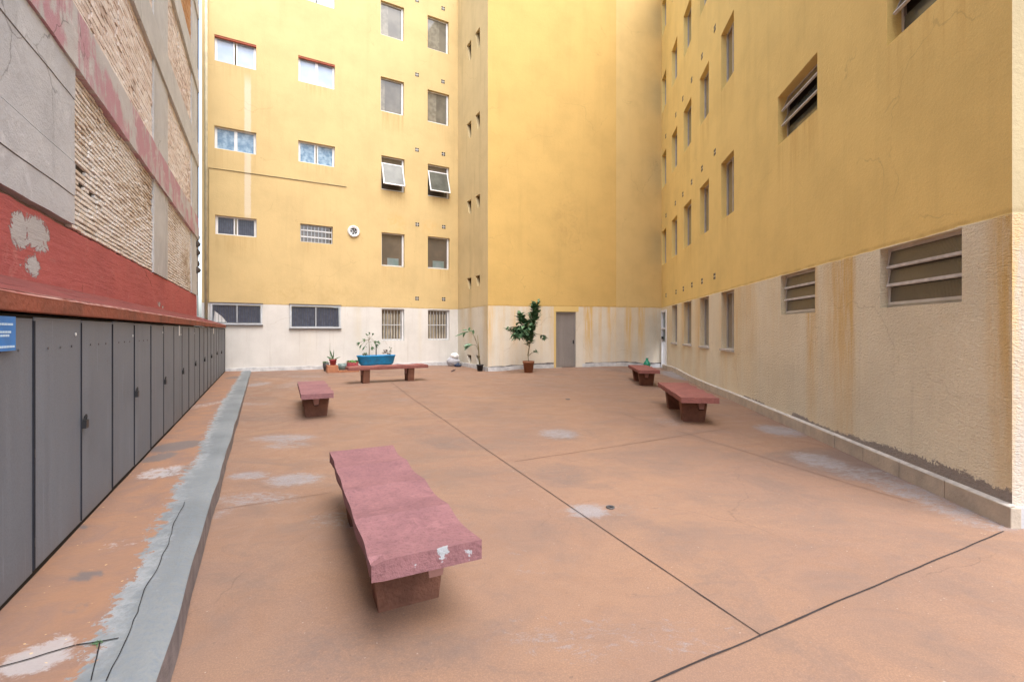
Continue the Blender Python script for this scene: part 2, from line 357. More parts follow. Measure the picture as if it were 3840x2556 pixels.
def redwall():
    g = G('red_painted_plaster', .85, .2); p = g.uv(); big = g.noise(p, .8, 5); mid = g.noise(p, 4, 6, .7); fine = g.noise(p, 30, 4, .7); hz = g.noise(g.map(p, (1.4, 14, 1)), 1, 5, .7)
    c = g.mix(g.rng(big, .3, .7), (.46, .125, .115), (.40, .11, .105)); c = g.mix(g.math('MULTIPLY', g.rng(hz, .52, .75), .45), c, (.30, .075, .075)); c = g.mix(g.math('MULTIPLY', g.rng(fine, .5, .8), .25), c, (.28, .07, .06))
    c = g.mix(g.math('MULTIPLY', g.rng(g.noise(p, 3, 7, .8, 1.), .54, .7), .4), c, (.52, .25, .23)); c = g.mix(g.math('MULTIPLY', g.cracks(g.map(p, (.5, 1.6, 1)), .8, .012), .8), c, (.13, .035, .03))
    rag = g.math('ADD', g.math('MULTIPLY', g.math('SUBTRACT', g.noise(p, 6, 7, .8, 1.5), .5), 2.2), g.math('MULTIPLY', g.math('SUBTRACT', fine, .5), .15))
    pe = g.rng(g.math('ADD', g.attr('wear'), g.math('MULTIPLY', rag, g.rng(g.attr('wear'), .0, .15))), .46, .53); c = g.mix(pe, c, g.mix(mid, (.52, .515, .51), (.38, .38, .385)))
    g.col(c); g.bump(g.math('SUBTRACT', g.math('ADD', hz, g.math('MULTIPLY', fine, .5)), g.math('MULTIPLY', pe, .6)), .012, .8); return g.m
M['redwall'] = redwall()
def concrete(name, c, c2, sc=1.5, pink=None, bumpd=.012):
    g = G(name, .9, .2); p = g.uv(); a = g.noise(p, sc, 6, .65, .5); f = g.noise(p, 40, 4, .7); m = g.noise(p, 7, 6, .7); dr = g.noise(g.map(p, (2.5, .4, 1)), 1, 6, .7)
    cc = g.mix(g.rng(a, .3, .72), c, c2); cc = g.mix(g.math('MULTIPLY', g.rng(m, .55, .8), .5), cc, tuple(v*.65 for v in c2)); cc = g.mix(g.math('MULTIPLY', g.rng(f, .6, .85), .35), cc, tuple(v*.5 for v in c2))
    if pink: cc = g.mix(g.math('MULTIPLY', g.rng(g.math('ADD', g.math('MULTIPLY', dr, .5), g.math('MULTIPLY', a, .5)), .46, .54), .85), cc, pink)
    cc = g.mix(g.math('MULTIPLY', g.cracks(p, .6, .008), .55), cc, (.07, .065, .065)); cc = g.mix(g.math('MULTIPLY', g.rng(dr, .55, .75), .45), cc, tuple(v*.5 for v in c2)); cc = g.mix(g.math('MULTIPLY', g.rng(g.noise(p, 2.2, 7, .78, 1.2), .52, .7), .35), cc, tuple(min(1, v*1.4) for v in c))
    g.col(cc); g.bump(g.math('ADD', m, g.math('MULTIPLY', f, .6)), bumpd, .7); return g.m
M['plaster'] = concrete('grey_render', (.53, .55, .575), (.43, .445, .47), .9)
M['column'] = concrete('pale_concrete_column', (.54, .55, .55), (.44, .445, .45), 1.2)
M['band'] = concrete('pink_washed_concrete_beam', (.52, .51, .51), (.43, .42, .42), 1.0, (.48, .25, .30))
M['band2'] = concrete('grey_concrete_beam', (.55, .55, .54), (.45, .455, .45), 1.0)
M['mort'] = concrete('dark_mortar_bed', (.09, .075, .065), (.05, .045, .04), 6)
M['mort2'] = concrete('sandy_mortar_bed', (.40, .34, .30), (.28, .23, .20), 6)
def brick(name, a, b, c):
    g = G(name, .9, .15); p = g.obj(); t = g.attr('tint'); f = g.noise(p, 18, 5, .75); d = g.noise(p, 1.3, 5, .7)
    cc = g.ramp(t, [(0, a), (.55, b), (1, c)]); cc = g.mix(g.math('MULTIPLY', g.rng(f, .5, .8), .5), cc, tuple(v*.45 for v in b)); cc = g.mix(g.math('MULTIPLY', g.rng(d, .58, .78), .55), cc, tuple(v*.35 for v in b))
    g.col(cc); g.bump(f, .01, .8); return g.m
M['brick'] = brick('cream_weathered_brick', (.52, .42, .31), (.78, .73, .66), (.84, .82, .79))
M['brick2'] = brick('whitewashed_pinkish_brick', (.54, .42, .36), (.74, .66, .60), (.80, .76, .72))
M['brick3'] = brick('orange_brick', (.42, .20, .09), (.52, .30, .15), (.58, .42, .27))
def bench_top(name, c, c2):
    g = G(name, .8, .25); p = g.obj(); a = g.noise(p, 2.2, 6, .7, .5); f = g.noise(p, 45, 3, .7); ch = g.noise(p, 9, 6, .75)
    cc = g.mix(g.rng(a, .3, .7), c, c2); cc = g.mix(g.math('MULTIPLY', g.rng(f, .45, .75), .55), cc, tuple(v*.55 for v in c2)); cc = g.mix(g.math('MULTIPLY', g.rng(g.noise(p, 2.6, 7, .75, 1.6), .5, .72), .5), cc, tuple(v*.6 for v in c2)); cc = g.mix(g.math('MULTIPLY', g.rng(g.noise(p, 5, 7, .8, 1.), .5, .7), .5), cc, tuple(min(1, v*1.35) for v in c)); cc = g.mix(g.rng(ch, .72, .735), cc, (.48, .38, .38))
    pe = g.rng(g.math('ADD', g.attr('wear'), g.math('MULTIPLY', g.math('SUBTRACT', g.noise(p, 26, 5, .7), .5), .9)), .5, .56); cc = g.mix(pe, cc, (.36, .39, .42))
    g.col(cc); g.bump(g.math('ADD', a, g.math('MULTIPLY', f, .6)), .012, .9); return g.m
M['seat_pink'] = bench_top('faded_pink_concrete', (.275, .135, .142), (.22, .108, .118))
M['seat_red'] = bench_top('brick_red_concrete', (.29, .115, .10), (.235, .092, .08))
M['leg'] = plain('brown_red_concrete', (.20, .092, .06), .85, .2, sc=5, bump=.012, c2=(.11, .05, .034))
M['plug'] = plain('pale_pink_concrete', (.40, .22, .19), .85, .2, sc=6, c2=(.30, .15, .12))
M['terra'] = plain('terracotta_plastic', (.27, .11, .055), .55, .4, sc=3, c2=(.20, .08, .04))
M['blackpot'] = plain('black_plastic', (.018, .016, .02), .5, .4)
M['soil'] = plain('dark_soil', (.05, .035, .025), .95, .1, sc=20, bump=.01)
M['bark'] = plain('greenish_brown_stem', (.20, .17, .09), .8, .2, sc=8, c2=(.12, .10, .05))
M['blue'] = plain('bright_blue_paint', (.01, .27, .58), .55, .35, sc=7, c2=(.03, .17, .36))
M['redpot'] = plain('faded_red_plastic', (.42, .075, .09), .55, .35, sc=4, c2=(.30, .06, .07))
M['tealpot'] = plain('grey_green_glaze', (.13, .20, .19), .4, .5, sc=4, c2=(.22, .25, .26))
M['brickblock'] = plain('orange_hollow_brick', (.44, .20, .11), .9, .2, sc=6, bump=.01, c2=(.33, .15, .09))
M['sack'] = plain('white_woven_sack', (.55, .56, .60), .7, .3, sc=7, bump=.02, c2=(.36, .37, .42))
M['navybag'] = plain('navy_plastic_bag', (.012, .03, .08), .4, .5)
M['greenbag'] = plain('green_plastic_bag', (.01, .30, .17), .35, .5, sc=6, c2=(.006, .17, .10))
M['scrap'] = plain('dry_leaf', (.07, .045, .045), .9, .1)
M['iron'] = plain('dark_iron', (.05, .05, .055), .6, .4, c2=(.14, .13, .13))
M['cable'] = plain('black_cable', (.02, .022, .035), .6, .3)
M['pipe'] = plain('painted_drainpipe', (.66, .58, .38), .6, .3, sc=4)
M['conduit'] = plain('grimy_conduit', (.30, .25, .15), .7, .3)
def leafmat(name, a, b):
    g = G(name, .5, .4); c = g.ramp(g.n('ObjectInfo').outputs['Random'], [(0, a), (1, a)]); f = g.noise(g.obj(), 14, 2); c = g.mix(g.rng(f, .35, .65), a, b); g.col(c)
    g.b.inputs['Subsurface Weight'].default_value = 0; return g.m
M['leafd'] = leafmat('dark_glossy_leaf', (.055, .135, .06), (.135, .235, .12))
M['leafm'] = leafmat('mid_green_leaf', (.05, .12, .055), (.10, .19, .09))
M['leafl'] = leafmat('pale_green_leaf', (.16, .33, .10), (.10, .24, .07))
M['leafp'] = leafmat('silvery_green_leaf', (.15, .27, .17), (.24, .36, .25))
M['leafr'] = leafmat('reddish_leaf', (.16, .06, .045), (.09, .10, .05))

# ---------------------------------------------------------------- yard floor
def blob(x, y, c, rx, ry, rot=0.0):
    dx, dy = x-c[0], y-c[1]; ca, sa = math.cos(rot), math.sin(rot)
    a, b = (dx*ca+dy*sa)/rx, (-dx*sa+dy*ca)/ry
    return max(0, 1-(a*a+b*b))
def gpx(px, py): v = gp(px, py); return (v.x, v.y)
def pxblob(x0, y0, x1, y1):              # ellipse on the floor under a photo rectangle
    a, b = gpx(x0, (y0+y1)/2), gpx(x1, (y0+y1)/2); c, d = gpx((x0+x1)/2, y0), gpx((x0+x1)/2, y1)
    return ((a[0]+b[0])/2, (c[1]+d[1])/2), abs(b[0]-a[0])/2, abs(c[1]-d[1])/2
WEAR = [(pxblob(*q), s) for q, s in [((930, 1625, 1200, 1660), .62), ((960, 1650, 1180, 1690), .5), ((850, 1765, 1010, 1800), .7), ((980, 1770, 1220, 1825), .66), ((2010, 1605, 2180, 1648), .6), ((2120, 1885, 2290, 1945), .75),
        ((2840, 1590, 3010, 1640), .7), ((2980, 1690, 3180, 1770), .62), ((3120, 1740, 3420, 1830), .5), ((3300, 1800, 3560, 1890), .6), ((3450, 1860, 3720, 1960), .55), ((2500, 1392, 2620, 1428), .9), ((920, 1430, 1010, 1452), .6),
        ((1040, 1420, 1160, 1460), .45), ((1290, 1450, 1420, 1470), .35), ((2440, 1560, 2560, 1600), .4), ((790, 1880, 880, 1960), .5), ((1450, 1490, 1560, 1506), .4), ((1250, 1590, 1420, 1620), .3), ((3560, 1900, 3830, 2010), .5)]]
DARK = [(pxblob(*q), s) for q, s in [((1990, 1735, 2210, 1825), .6), ((1580, 1630, 1780, 1690), .5), ((970, 2330, 1780, 2556), .5), ((1010, 2450, 1500, 2620), .4), ((2040, 1610, 2170, 1650), .7), ((2960, 1680, 3480, 1810), .85), ((2830, 1480, 2960, 1540), .5),  # the smear before the near bench holds part of its shadow
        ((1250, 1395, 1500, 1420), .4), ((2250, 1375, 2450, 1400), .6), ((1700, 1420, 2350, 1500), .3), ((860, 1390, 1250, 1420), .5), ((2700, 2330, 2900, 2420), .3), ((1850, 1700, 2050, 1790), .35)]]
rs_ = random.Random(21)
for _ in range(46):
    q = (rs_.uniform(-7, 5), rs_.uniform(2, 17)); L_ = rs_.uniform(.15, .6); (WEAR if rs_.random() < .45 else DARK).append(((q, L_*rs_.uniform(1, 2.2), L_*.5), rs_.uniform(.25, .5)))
def sheet(name, xs, ys, zf, inside, attrs, mat):
    idx, v, f = {}, [], []; at = {k: [] for k in attrs}
    for i, x in enumerate(xs):
        for j, y in enumerate(ys):
            idx[i, j] = len(v); v.append((x, y, zf(x, y)))
            for k, fn in attrs.items(): at[k].append(fn(x, y))
    for i in range(len(xs)-1):
        for j in range(len(ys)-1):
            if inside((xs[i]+xs[i+1])/2, (ys[j]+ys[j+1])/2): f.append((idx[i, j], idx[i+1, j], idx[i+1, j+1], idx[i, j+1]))
    me = bpy.data.meshes.new(name); me.from_pydata(v, [], f); me.update()
    for k in attrs:
        a = me.attributes.new(k, 'FLOAT', 'POINT'); a.data.foreach_set('value', at[k])
    me.shade_smooth(); me.materials.append(mat)
    return link(bpy.data.objects.new(name, me))
def lst(a, b, st): n = int(round((b-a)/st)); return [a+(b-a)*i/n for i in range(n+1)]
EDGE = lambda y: -.409-.533*y            # curb line
LOCK = lambda y: -1.2395-.533*y          # locker fronts
NEIG = lambda y: -1.995-.533*y           # neighbour's wall
def fwear(x, y):
    s = 0
    for (c, rx, ry), k in WEAR: s = max(s, 1.2*k*min(1, 1.2*blob(x, y, c, rx*1.35, ry*1.35)))
    return s
def fdark(x, y):
    s = 0
    for (c, rx, ry), k in DARK: s = max(s, k*min(1, 1.4*blob(x, y, c, rx*1.3, ry*1.3)))
    return s
fx = [-10.5, -9.6]+lst(-9, 6.2, .1)+[7, 9, 12]; fy = [-9, -6, -3, 0]+lst(1, 19.8, .1)
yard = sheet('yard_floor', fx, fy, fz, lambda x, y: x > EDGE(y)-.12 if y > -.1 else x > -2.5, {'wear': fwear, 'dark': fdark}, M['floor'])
tag(yard, kind='structure', label='worn terracotta painted concrete floor of the courtyard', cat='floor')
gm = MB(); gm.poly([(-900, -900, -1.9), (900, -900, -1.9), (900, 900, -1.9), (-900, 900, -1.9)])
tag(gm.build('ground', M['ground']), 'plain grey ground beyond the courtyard walls', 'ground', kind='structure')
# joints cut in the floor
def strip(name, pts, w, mat, jag=0.0, step=.12, dz=.004, zf=fz, gaps=0.0, parent=None):
    mb = MB(); pts = [Vector((p[0], p[1], 0)) for p in pts]
    for a, b in zip(pts, pts[1:]):
        L = (b-a).length; n = max(1, int(L/step)); d = (b-a)/L; s = Vector((-d.y, d.x, 0)); prev = None
        for i in range(n+1):
            t = i/n; c = a+(b-a)*t; c = c+s*jag*fbm(c.x*3, c.y*3, 1.7)
            ww = w*(.65+.9*abs(nz(c.x*5, c.y*5, 3)))*.5
            q = (c+s*ww, c-s*ww)
            if prev and not (gaps and nz(c.x*2.3, c.y*2.3, 9) > gaps):
                mb.poly([(v.x, v.y, zf(v.x, v.y)+dz) for v in (prev[1], q[1], q[0], prev[0])])
            prev = q
    return mb.build(name, mat, parent)
for pts, w, m, jag, gaps in [([(1467, 1434), (2856, 2383)], .008, 'joint', .002, 0), ([(2445, 2556), (3765, 1992)], .012, 'joint', .005, 0), ([(1300, 3100), (2445, 2556)], .012, 'joint', .005, 0),
                       ([(1930, 1730), (2738, 1605)], .010, 'hair', .006, 0), ([(800, 1913), (1300, 1838)], .007, 'hair', .01, .25), ([(2300, 1540), (2600, 1633), (3065, 1777), (3430, 1886)], .008, 'hair', .006, .4)]:
    o = strip('floor_joint', [gpx(*p) for p in pts], w, M[m], jag, gaps=gaps); tag(o, 'dark straight joint line cut across the terracotta floor', 'floor joint', kind='structure')
# raised strip by the lockers
WW = [(pxblob, 0)]
def wpb(x0, y0, x1, y1):
    a, b = wpz(x0, (y0+y1)/2), wpz(x1, (y0+y1)/2); c, d = wpz((x0+x1)/2, y0), wpz((x0+x1)/2, y1)
    return ((a.x+b.x)/2, (c.y+d.y)/2), abs(b.x-a.x)/2, abs(c.y-d.y)/2
WWEAR = [(wpb(*q), s) for q, s in [((0, 2400, 260, 2540), .85), ((150, 2380, 280, 2450), .7), ((300, 2450, 420, 2560), .6), ((520, 1740, 700, 1800), .6), ((370, 2010, 520, 2070), .45), ((720, 1500, 800, 1540), .5)]]
WDARK = [(wpb(*q), s) for q, s in [((590, 1650, 730, 1695), .9), ((545, 1695, 640, 1735), .8), ((265, 2140, 375, 2175), .9), ((610, 1740, 710, 1790), .6), ((230, 2260, 330, 2310), .5), ((850, 1410, 920, 1420), .7), ((280, 1972, 325, 1986), .9)]]
def conc(x, y):                          # 1 on the bare concrete edge strip, 0 on the paint
    d = EDGE(y)-x; lim = .30+.05*nz(y*1.1, 3.1)+.05*smooth(4, 9, y)-.06*smooth(9, 13, y)
    return .5+(lim-d)*2.2
ys = lst(-2, 15.7, .06); us = lst(0, 1, .05)
def walk():
    idx, v, f, A = {}, [], [], {'wear': [], 'dark': [], 'concrete': []}
    for i, t in enumerate(us):
        for j, y in enumerate(ys):
            x = EDGE(y)+(LOCK(y)-.06-EDGE(y))*t; x += .012*nz(y*2, 7.7) if i == 0 else 0
            idx[i, j] = len(v); v.append((x, y, WZ+.006*nz(x*2, y*2)-(.02 if i == 0 else 0)))
            A['wear'].append(max([k*min(1, 1.2*blob(x, y, c, a*1.4, b*1.4)) for (c, a, b), k in WWEAR]))
            A['dark'].append(max([k*min(1, 1.6*blob(x, y, c, a*1.3, b*1.3)) for (c, a, b), k in WDARK])); A['concrete'].append(conc(x, y))
    for i in range(len(us)-1):
        for j in range(len(ys)-1): f.append((idx[i, j], idx[i, j+1], idx[i+1, j+1], idx[i+1, j]))
    me = bpy.data.meshes.new('raised_walkway'); me.from_pydata(v, [], f); me.update()
    for k, a in A.items(): me.attributes.new(k, 'FLOAT', 'POINT').data.foreach_set('value', a)
    me.shade_smooth(); me.materials.append(M['walk']); o = link(bpy.data.objects.new('raised_walkway', me))
    return tag(o, 'raised peeling walkway with a bare concrete edge beside the grey lockers', 'walkway', kind='structure')
wk = walk()
mb = MB()
for a, b in zip(ys, ys[1:]):
    xa, xb = EDGE(a)+.012*nz(a*2, 7.7), EDGE(b)+.012*nz(b*2, 7.7); oa, ob = .006+.008*abs(nz(a*3, 2)), .006+.008*abs(nz(b*3, 2))
    mb.poly([(xa, a, WZ-.02), (xb, b, WZ-.02), (xb+ob, b, fz(xb, b)-.03), (xa+oa, a, fz(xa, a)-.03)])
tag(mb.build('curb', M['kerbface']), 'low worn curb face along the raised walkway', 'curb', kind='structure')
flat = lambda x, y: WZ+.006*nz(x*2, y*2)
for pts, w, jag, gaps in [([(0, 2499), (120, 2470), (280, 2425), (443, 2398)], .009, .016, 0), ([(694, 1882), (655, 1965), (620, 2060), (590, 2135), (545, 2210), (510, 2300), (488, 2330), (470, 2400), (450, 2450), (400, 2556)], .005, .014, 0), ([(372, 2408), (362, 2470), (340, 2556)], .005, .014, .2)]:
    o = strip('ground_crack', [tuple(wpz(*p))[:2] for p in pts], w, M['crack'], jag, .04, .005, flat, gaps); tag(o, 'jagged dark crack running through the raised walkway', 'crack', kind='structure')

# ---------------------------------------------------------------- yellow building
P0 = Vector((-9.95, 14.97, 0)); P1 = Vector((-2.249, 19.38, 0)); P2 = Vector((-.86, 16.65, 0)); P3 = Vector((3.911, 17.52, 0)); P4 = Vector((5.835, 18.20, 0)); P5 = Vector((3.805, 3.55, 0)); P6 = Vector((9.75, 2.72, 0))
TOP = 14.2
def wfr(a, b): d = (b-a).normalized(); return Frame(a, d, Vector((d.y, -d.x, 0)))
WL = {'bw': (P0, P1), 'fa': (P1, P2), 'fb': (P2, P3), 'fc': (P3, P4), 'rw': (P4, P5), 'fd': (P5, P6)}
FR = {k: wfr(*v) for k, v in WL.items()}; LEN = {k: (v[1]-v[0]).length for k, v in WL.items()}
def hit(k, px, py):
    a, d = WL[k][0], FR[k].d; r = (px-CX)/F
    t = (r*a.y-a.x)/(d.x-r*d.y); return t, (HZ-py)*(a.y+d.y*t)/F
def rect(k, xl, xr, yh, ys_):            # opening from its left edge head and sill
    u0, z1 = hit(k, xl, yh); _, z0 = hit(k, xl, ys_); u1, _ = hit(k, xr, yh); return [u0, u1, z0, z1]
HOLES = {k: [] for k in WL}              # (u0,u1,z0,z1,depth,kind)
def hole(k, r, depth, kind): HOLES[k].append((*r, depth, kind)); return r
ST = 2.93
for q, kind in [((804, 961, 127.9, 225.7), 'slide_r'), ((804, 961, 469.6, 555), 'slide_b'), ((807, 962.4, 805, 877), 'slide_d'), ((1118.6, 1256, 207, 303.6), 'slide_r'), ((1118.6, 1256, 525, 605), 'slide_b'), ((1126.4, 1248, 837.7, 905.6), 'grid'),
                ((793.5, 980, 1139, 1213), 'cage'), ((1090, 1274, 1145, 1227), 'cage'), ((1428, 1515, 0, 128.6), 'casem'), ((1428, 1515, 285.7, 415), 'casem'), ((1430, 1517, 581.8, 710.4), 'hopper'), ((1431, 1517, 870, 997.6), 'casem2'), ((1431, 1516, 1157, 1277.5), 'bars'),
                ((1603.5, 1683, 56, 179.6), 'casem'), ((1603.5, 1684, 334.8, 455), 'casem'), ((1604.5, 1685, 613.5, 735), 'hopper'), ((1604.5, 1686, 885, 1006.7), 'casem2'), ((1605, 1686, 1161, 1275.5), 'bars')]:
    hole('bw', rect('bw', *q), {'cage': .06}.get(kind, .16), kind)
a = HOLES['bw'][3]; hole('bw', [a[0], a[1], a[2]+ST, a[3]+ST], .16, 'slide_r'); a = HOLES['bw'][0]; hole('bw', [a[0], a[1], a[2]+ST, a[3]+ST], .16, 'slide_b')
a = HOLES['bw'][8]; hole('bw', [a[0], a[1], a[2]+ST, a[3]+ST], .16, 'casem'); a = HOLES['bw'][13]; hole('bw', [a[0], a[1], a[2]+ST, a[3]+ST], .16, 'casem')
for y0, y1, y2, y3 in [(165, 219, 118, 172), (460, 511, 426, 478), (749, 797, 729, 775), (1036, 1082, 1027, 1071), (1321, 1361, 1323, 1367)]:
    for x0, x1, a, b in ((1750.5, 1767, y0, y1), (1783, 1799.5, y2, y3)):
        u0, z1 = hit('fa', x0, a+8); u1, _ = hit('fa', x1, a); _, z0 = hit('fa', x1, b); hole('fa', [u0, u1, z0, z1], .5, 'wedge')
DOORB = hit('fb', 2085, 1168.4)[0], hit('fb', 2160, 1168.4)[0]; DZ1 = hit('fb', 2085, 1168.4)[1]; DZ0 = hit('fb', 2085, 1378)[1]
hole('fb', [DOORB[0], DOORB[1], DZ0, DZ1], .14, 'door')
rwx = [(2704, 2752), (2624, 2658.5), (2563.5, 2592.5), (2519, 2539.5), (2482.5, 2498)]
for i, (a, b) in enumerate(rwx):
    u0, u1 = hit('rw', a, 800)[0], hit('rw', b, 800)[0]
    for k in range(0, 5):
        if i == 4 and k == 0: continue
        if k == 4 and i < 2: continue
        hole('rw', [u0, u1, (-.41 if k == 0 else -.418)+2.945*k, (.875 if k == 0 else .88)+2.945*k], .17, 'tall' if k else 'tall0')
hole('rw', [hit('rw', 2482, 1200)[0], hit('rw', 2500, 1200)[0], -1.36, .80], .06, 'wdoor')
def rr(xl, xr, z0, z1): return [hit('rw', xl, 1000)[0], hit('rw', xr, 1000)[0], z0, z1]
hole('rw', rr(2927, 3056.5, .258, .888), .12, 'louv'); hole('rw', rr(3299.5, 3607, .25, .888), .12, 'louv'); hole('rw', rr(2916.5, 3065, 3.05, 3.84), .18, 'louv_d'); hole('rw', rr(3326, 3640, 3.037, 3.86), .18, 'louv_u')
DR = {k: [(h[0], h[1], h[2], random.uniform(.5, 1.3), random.uniform(.35, .8)) for h in H if h[5] not in ('wedge', 'door', 'wdoor') and 0 < h[2] < 10] for k, H in HOLES.items()}
M['bw'] = painted('pale_lit_yellow_and_white_paint', (.66, .50, .245), (.74, .735, .71), dirt=.22, rough_low=.25, seed=1, drips=DR['bw'],  # same paint all round; light, shade and bounce put into each wall's tone
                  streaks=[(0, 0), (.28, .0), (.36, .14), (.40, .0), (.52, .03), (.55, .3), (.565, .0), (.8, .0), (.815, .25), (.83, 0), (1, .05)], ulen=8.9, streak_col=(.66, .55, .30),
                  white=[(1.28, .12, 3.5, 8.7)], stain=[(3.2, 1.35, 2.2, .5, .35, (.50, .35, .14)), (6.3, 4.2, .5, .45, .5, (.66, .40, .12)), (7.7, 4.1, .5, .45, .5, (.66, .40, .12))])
M['fa'] = painted('shaded_yellow_paint', (.63, .50, .27), (.70, .68, .60), dirt=.6, rough_low=.3, seed=4, ulen=3.1, streaks=[(0, .1), (.2, .5), (.3, .1), (.45, .7), (.55, .2), (.8, .1), (.93, .9), (1, .8)], streak_col=(.50, .36, .15))
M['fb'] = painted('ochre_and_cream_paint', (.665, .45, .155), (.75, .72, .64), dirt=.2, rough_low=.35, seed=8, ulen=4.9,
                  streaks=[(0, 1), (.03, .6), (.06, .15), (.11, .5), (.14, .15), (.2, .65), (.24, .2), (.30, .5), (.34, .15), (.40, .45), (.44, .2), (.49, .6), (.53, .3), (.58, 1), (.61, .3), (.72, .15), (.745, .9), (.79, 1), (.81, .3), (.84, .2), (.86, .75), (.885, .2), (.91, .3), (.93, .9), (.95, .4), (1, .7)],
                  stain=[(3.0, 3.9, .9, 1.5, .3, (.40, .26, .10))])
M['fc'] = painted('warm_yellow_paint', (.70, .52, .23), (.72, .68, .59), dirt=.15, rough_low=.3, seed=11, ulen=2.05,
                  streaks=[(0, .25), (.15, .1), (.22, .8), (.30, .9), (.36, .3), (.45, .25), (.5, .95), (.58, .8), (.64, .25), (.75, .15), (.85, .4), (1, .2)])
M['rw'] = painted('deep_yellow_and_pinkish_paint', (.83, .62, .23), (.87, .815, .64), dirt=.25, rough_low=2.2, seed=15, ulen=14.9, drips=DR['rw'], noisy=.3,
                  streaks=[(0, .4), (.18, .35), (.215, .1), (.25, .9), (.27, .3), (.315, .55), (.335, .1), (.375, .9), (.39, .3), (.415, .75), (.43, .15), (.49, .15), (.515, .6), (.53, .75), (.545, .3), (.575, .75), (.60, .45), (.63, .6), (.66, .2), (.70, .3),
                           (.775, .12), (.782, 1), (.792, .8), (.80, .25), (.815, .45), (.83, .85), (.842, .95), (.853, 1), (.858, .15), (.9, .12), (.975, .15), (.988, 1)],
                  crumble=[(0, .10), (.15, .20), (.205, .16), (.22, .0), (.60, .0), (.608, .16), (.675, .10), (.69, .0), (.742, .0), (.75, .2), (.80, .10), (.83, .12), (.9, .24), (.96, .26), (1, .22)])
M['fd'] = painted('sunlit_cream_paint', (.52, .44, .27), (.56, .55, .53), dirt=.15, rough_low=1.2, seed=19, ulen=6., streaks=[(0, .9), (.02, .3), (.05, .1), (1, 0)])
bld = root('apartment_building', (0, 18, -1.4), 'yellow painted apartment building with white base wrapping around the courtyard', 'building')
WEDGES = []
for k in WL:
    fr, L = FR[k], LEN[k]; H = HOLES[k]; mb = MB()
    us_ = sorted({0.0, L, *[h[0] for h in H], *[h[1] for h in H]}); zs = sorted({-1.75, TOP, *[h[2] for h in H], *[h[3] for h in H]})
    for a, b in zip(us_, us_[1:]):
        if b-a < 1e-5: continue
        z = zs[0]; run = z
        for z0, z1 in zip(zs, zs[1:]):
            if any(h[0] < (a+b)/2 < h[1] and h[2] < (z0+z1)/2 < h[3] for h in H):
                if z0 > run+1e-6: mb.poly([fr.p(a, 0, run), fr.p(b, 0, run), fr.p(b, 0, z0), fr.p(a, 0, z0)], [(a, run), (b, run), (b, z0), (a, z0)])
                run = z1
        if TOP > run: mb.poly([fr.p(a, 0, run), fr.p(b, 0, run), fr.p(b, 0, TOP), fr.p(a, 0, TOP)], [(a, run), (b, run), (b, TOP), (a, TOP)])
    for (a, b, z0, z1, d, kind) in H:
        P = fr.p
        if kind == 'wedge':
            c = a+(b-a)*.52
            mb.poly([P(a, 0, z1), P(a, 0, z0), P(c, 0, z0)], [(a, z1), (a, z0), (c, z0)])
            mb.poly([P(a, 0, z1), P(c, 0, z0), P(c, -d, z0), P(a, -d, z1)], [(a, z1), (c, z0), (c+d, z0), (a+d, z1)]); lo = c
            mb.poly([P(lo, -d, z0), P(b, -d, z0), P(b, -d, z1), P(a, -d, z1)], [(lo, z0), (b, z0), (b, z1), (a, z1)])
        else:
            lo = a; mb.poly([P(a, 0, z1), P(a, 0, z0), P(a, -d, z0), P(a, -d, z1)], [(a, z1), (a, z0), (a+d, z0), (a+d, z1)])
        mb.poly([P(b, 0, z0), P(b, 0, z1), P(b, -d, z1), P(b, -d, z0)], [(b, z0), (b, z1), (b-d, z1), (b-d, z0)])
        mb.poly([P(lo, 0, z0), P(b, 0, z0), P(b, -d, z0), P(lo, -d, z0)], [(lo, z0), (b, z0), (b, z0-.001), (lo, z0-.001)])
        if kind == 'wedge':
            ob = MB(); ob.poly([P(a+.02, -.1, z1-.002), P(lo+.02, -.1, z0+.002), P(b-.002, -.1, z0+.002), P(b-.002, -.1, z1-.002)]); WEDGES.append(ob)
        mb.poly([P(a, 0, z1), P(a, -d, z1), P(b, -d, z1), P(b, 0, z1)], [(a, z1), (a, z1+.001), (b, z1+.001), (b, z1)])
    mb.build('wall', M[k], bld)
M['hole_shade'] = plain('vent_hole_shade', (.085, .05, .018), .9, .1)  # dark plate set in each hole, its shade put into the colour
for ob in WEDGES: ob.build('vent_shade_plate', M['hole_shade'], bld)
# solid body behind the faces, and a roof
rb = MB(); back = [P6+Vector((0, 6, 0)), Vector((14, 24, 0)), Vector((-14, 24, 0))]
rb.poly([(p.x, p.y, TOP-.002) for p in [P0, P1, P2, P3, P4, P5, P6, Vector((9.75, 26, 0)), Vector((-9.98, 26, 0))][::-1]])
rb.build('roof', M['plaster'], bld)
sd = MB(); q = P0+Vector((0, 11, 0)); sd.poly([(q.x, q.y, -1.75), (P0.x, P0.y, -1.75), (P0.x, P0.y, TOP), (q.x, q.y, TOP)], [(0, -1.75), (11, -1.75), (11, TOP), (0, TOP)]); sd.build('wall', M['bw'], bld)

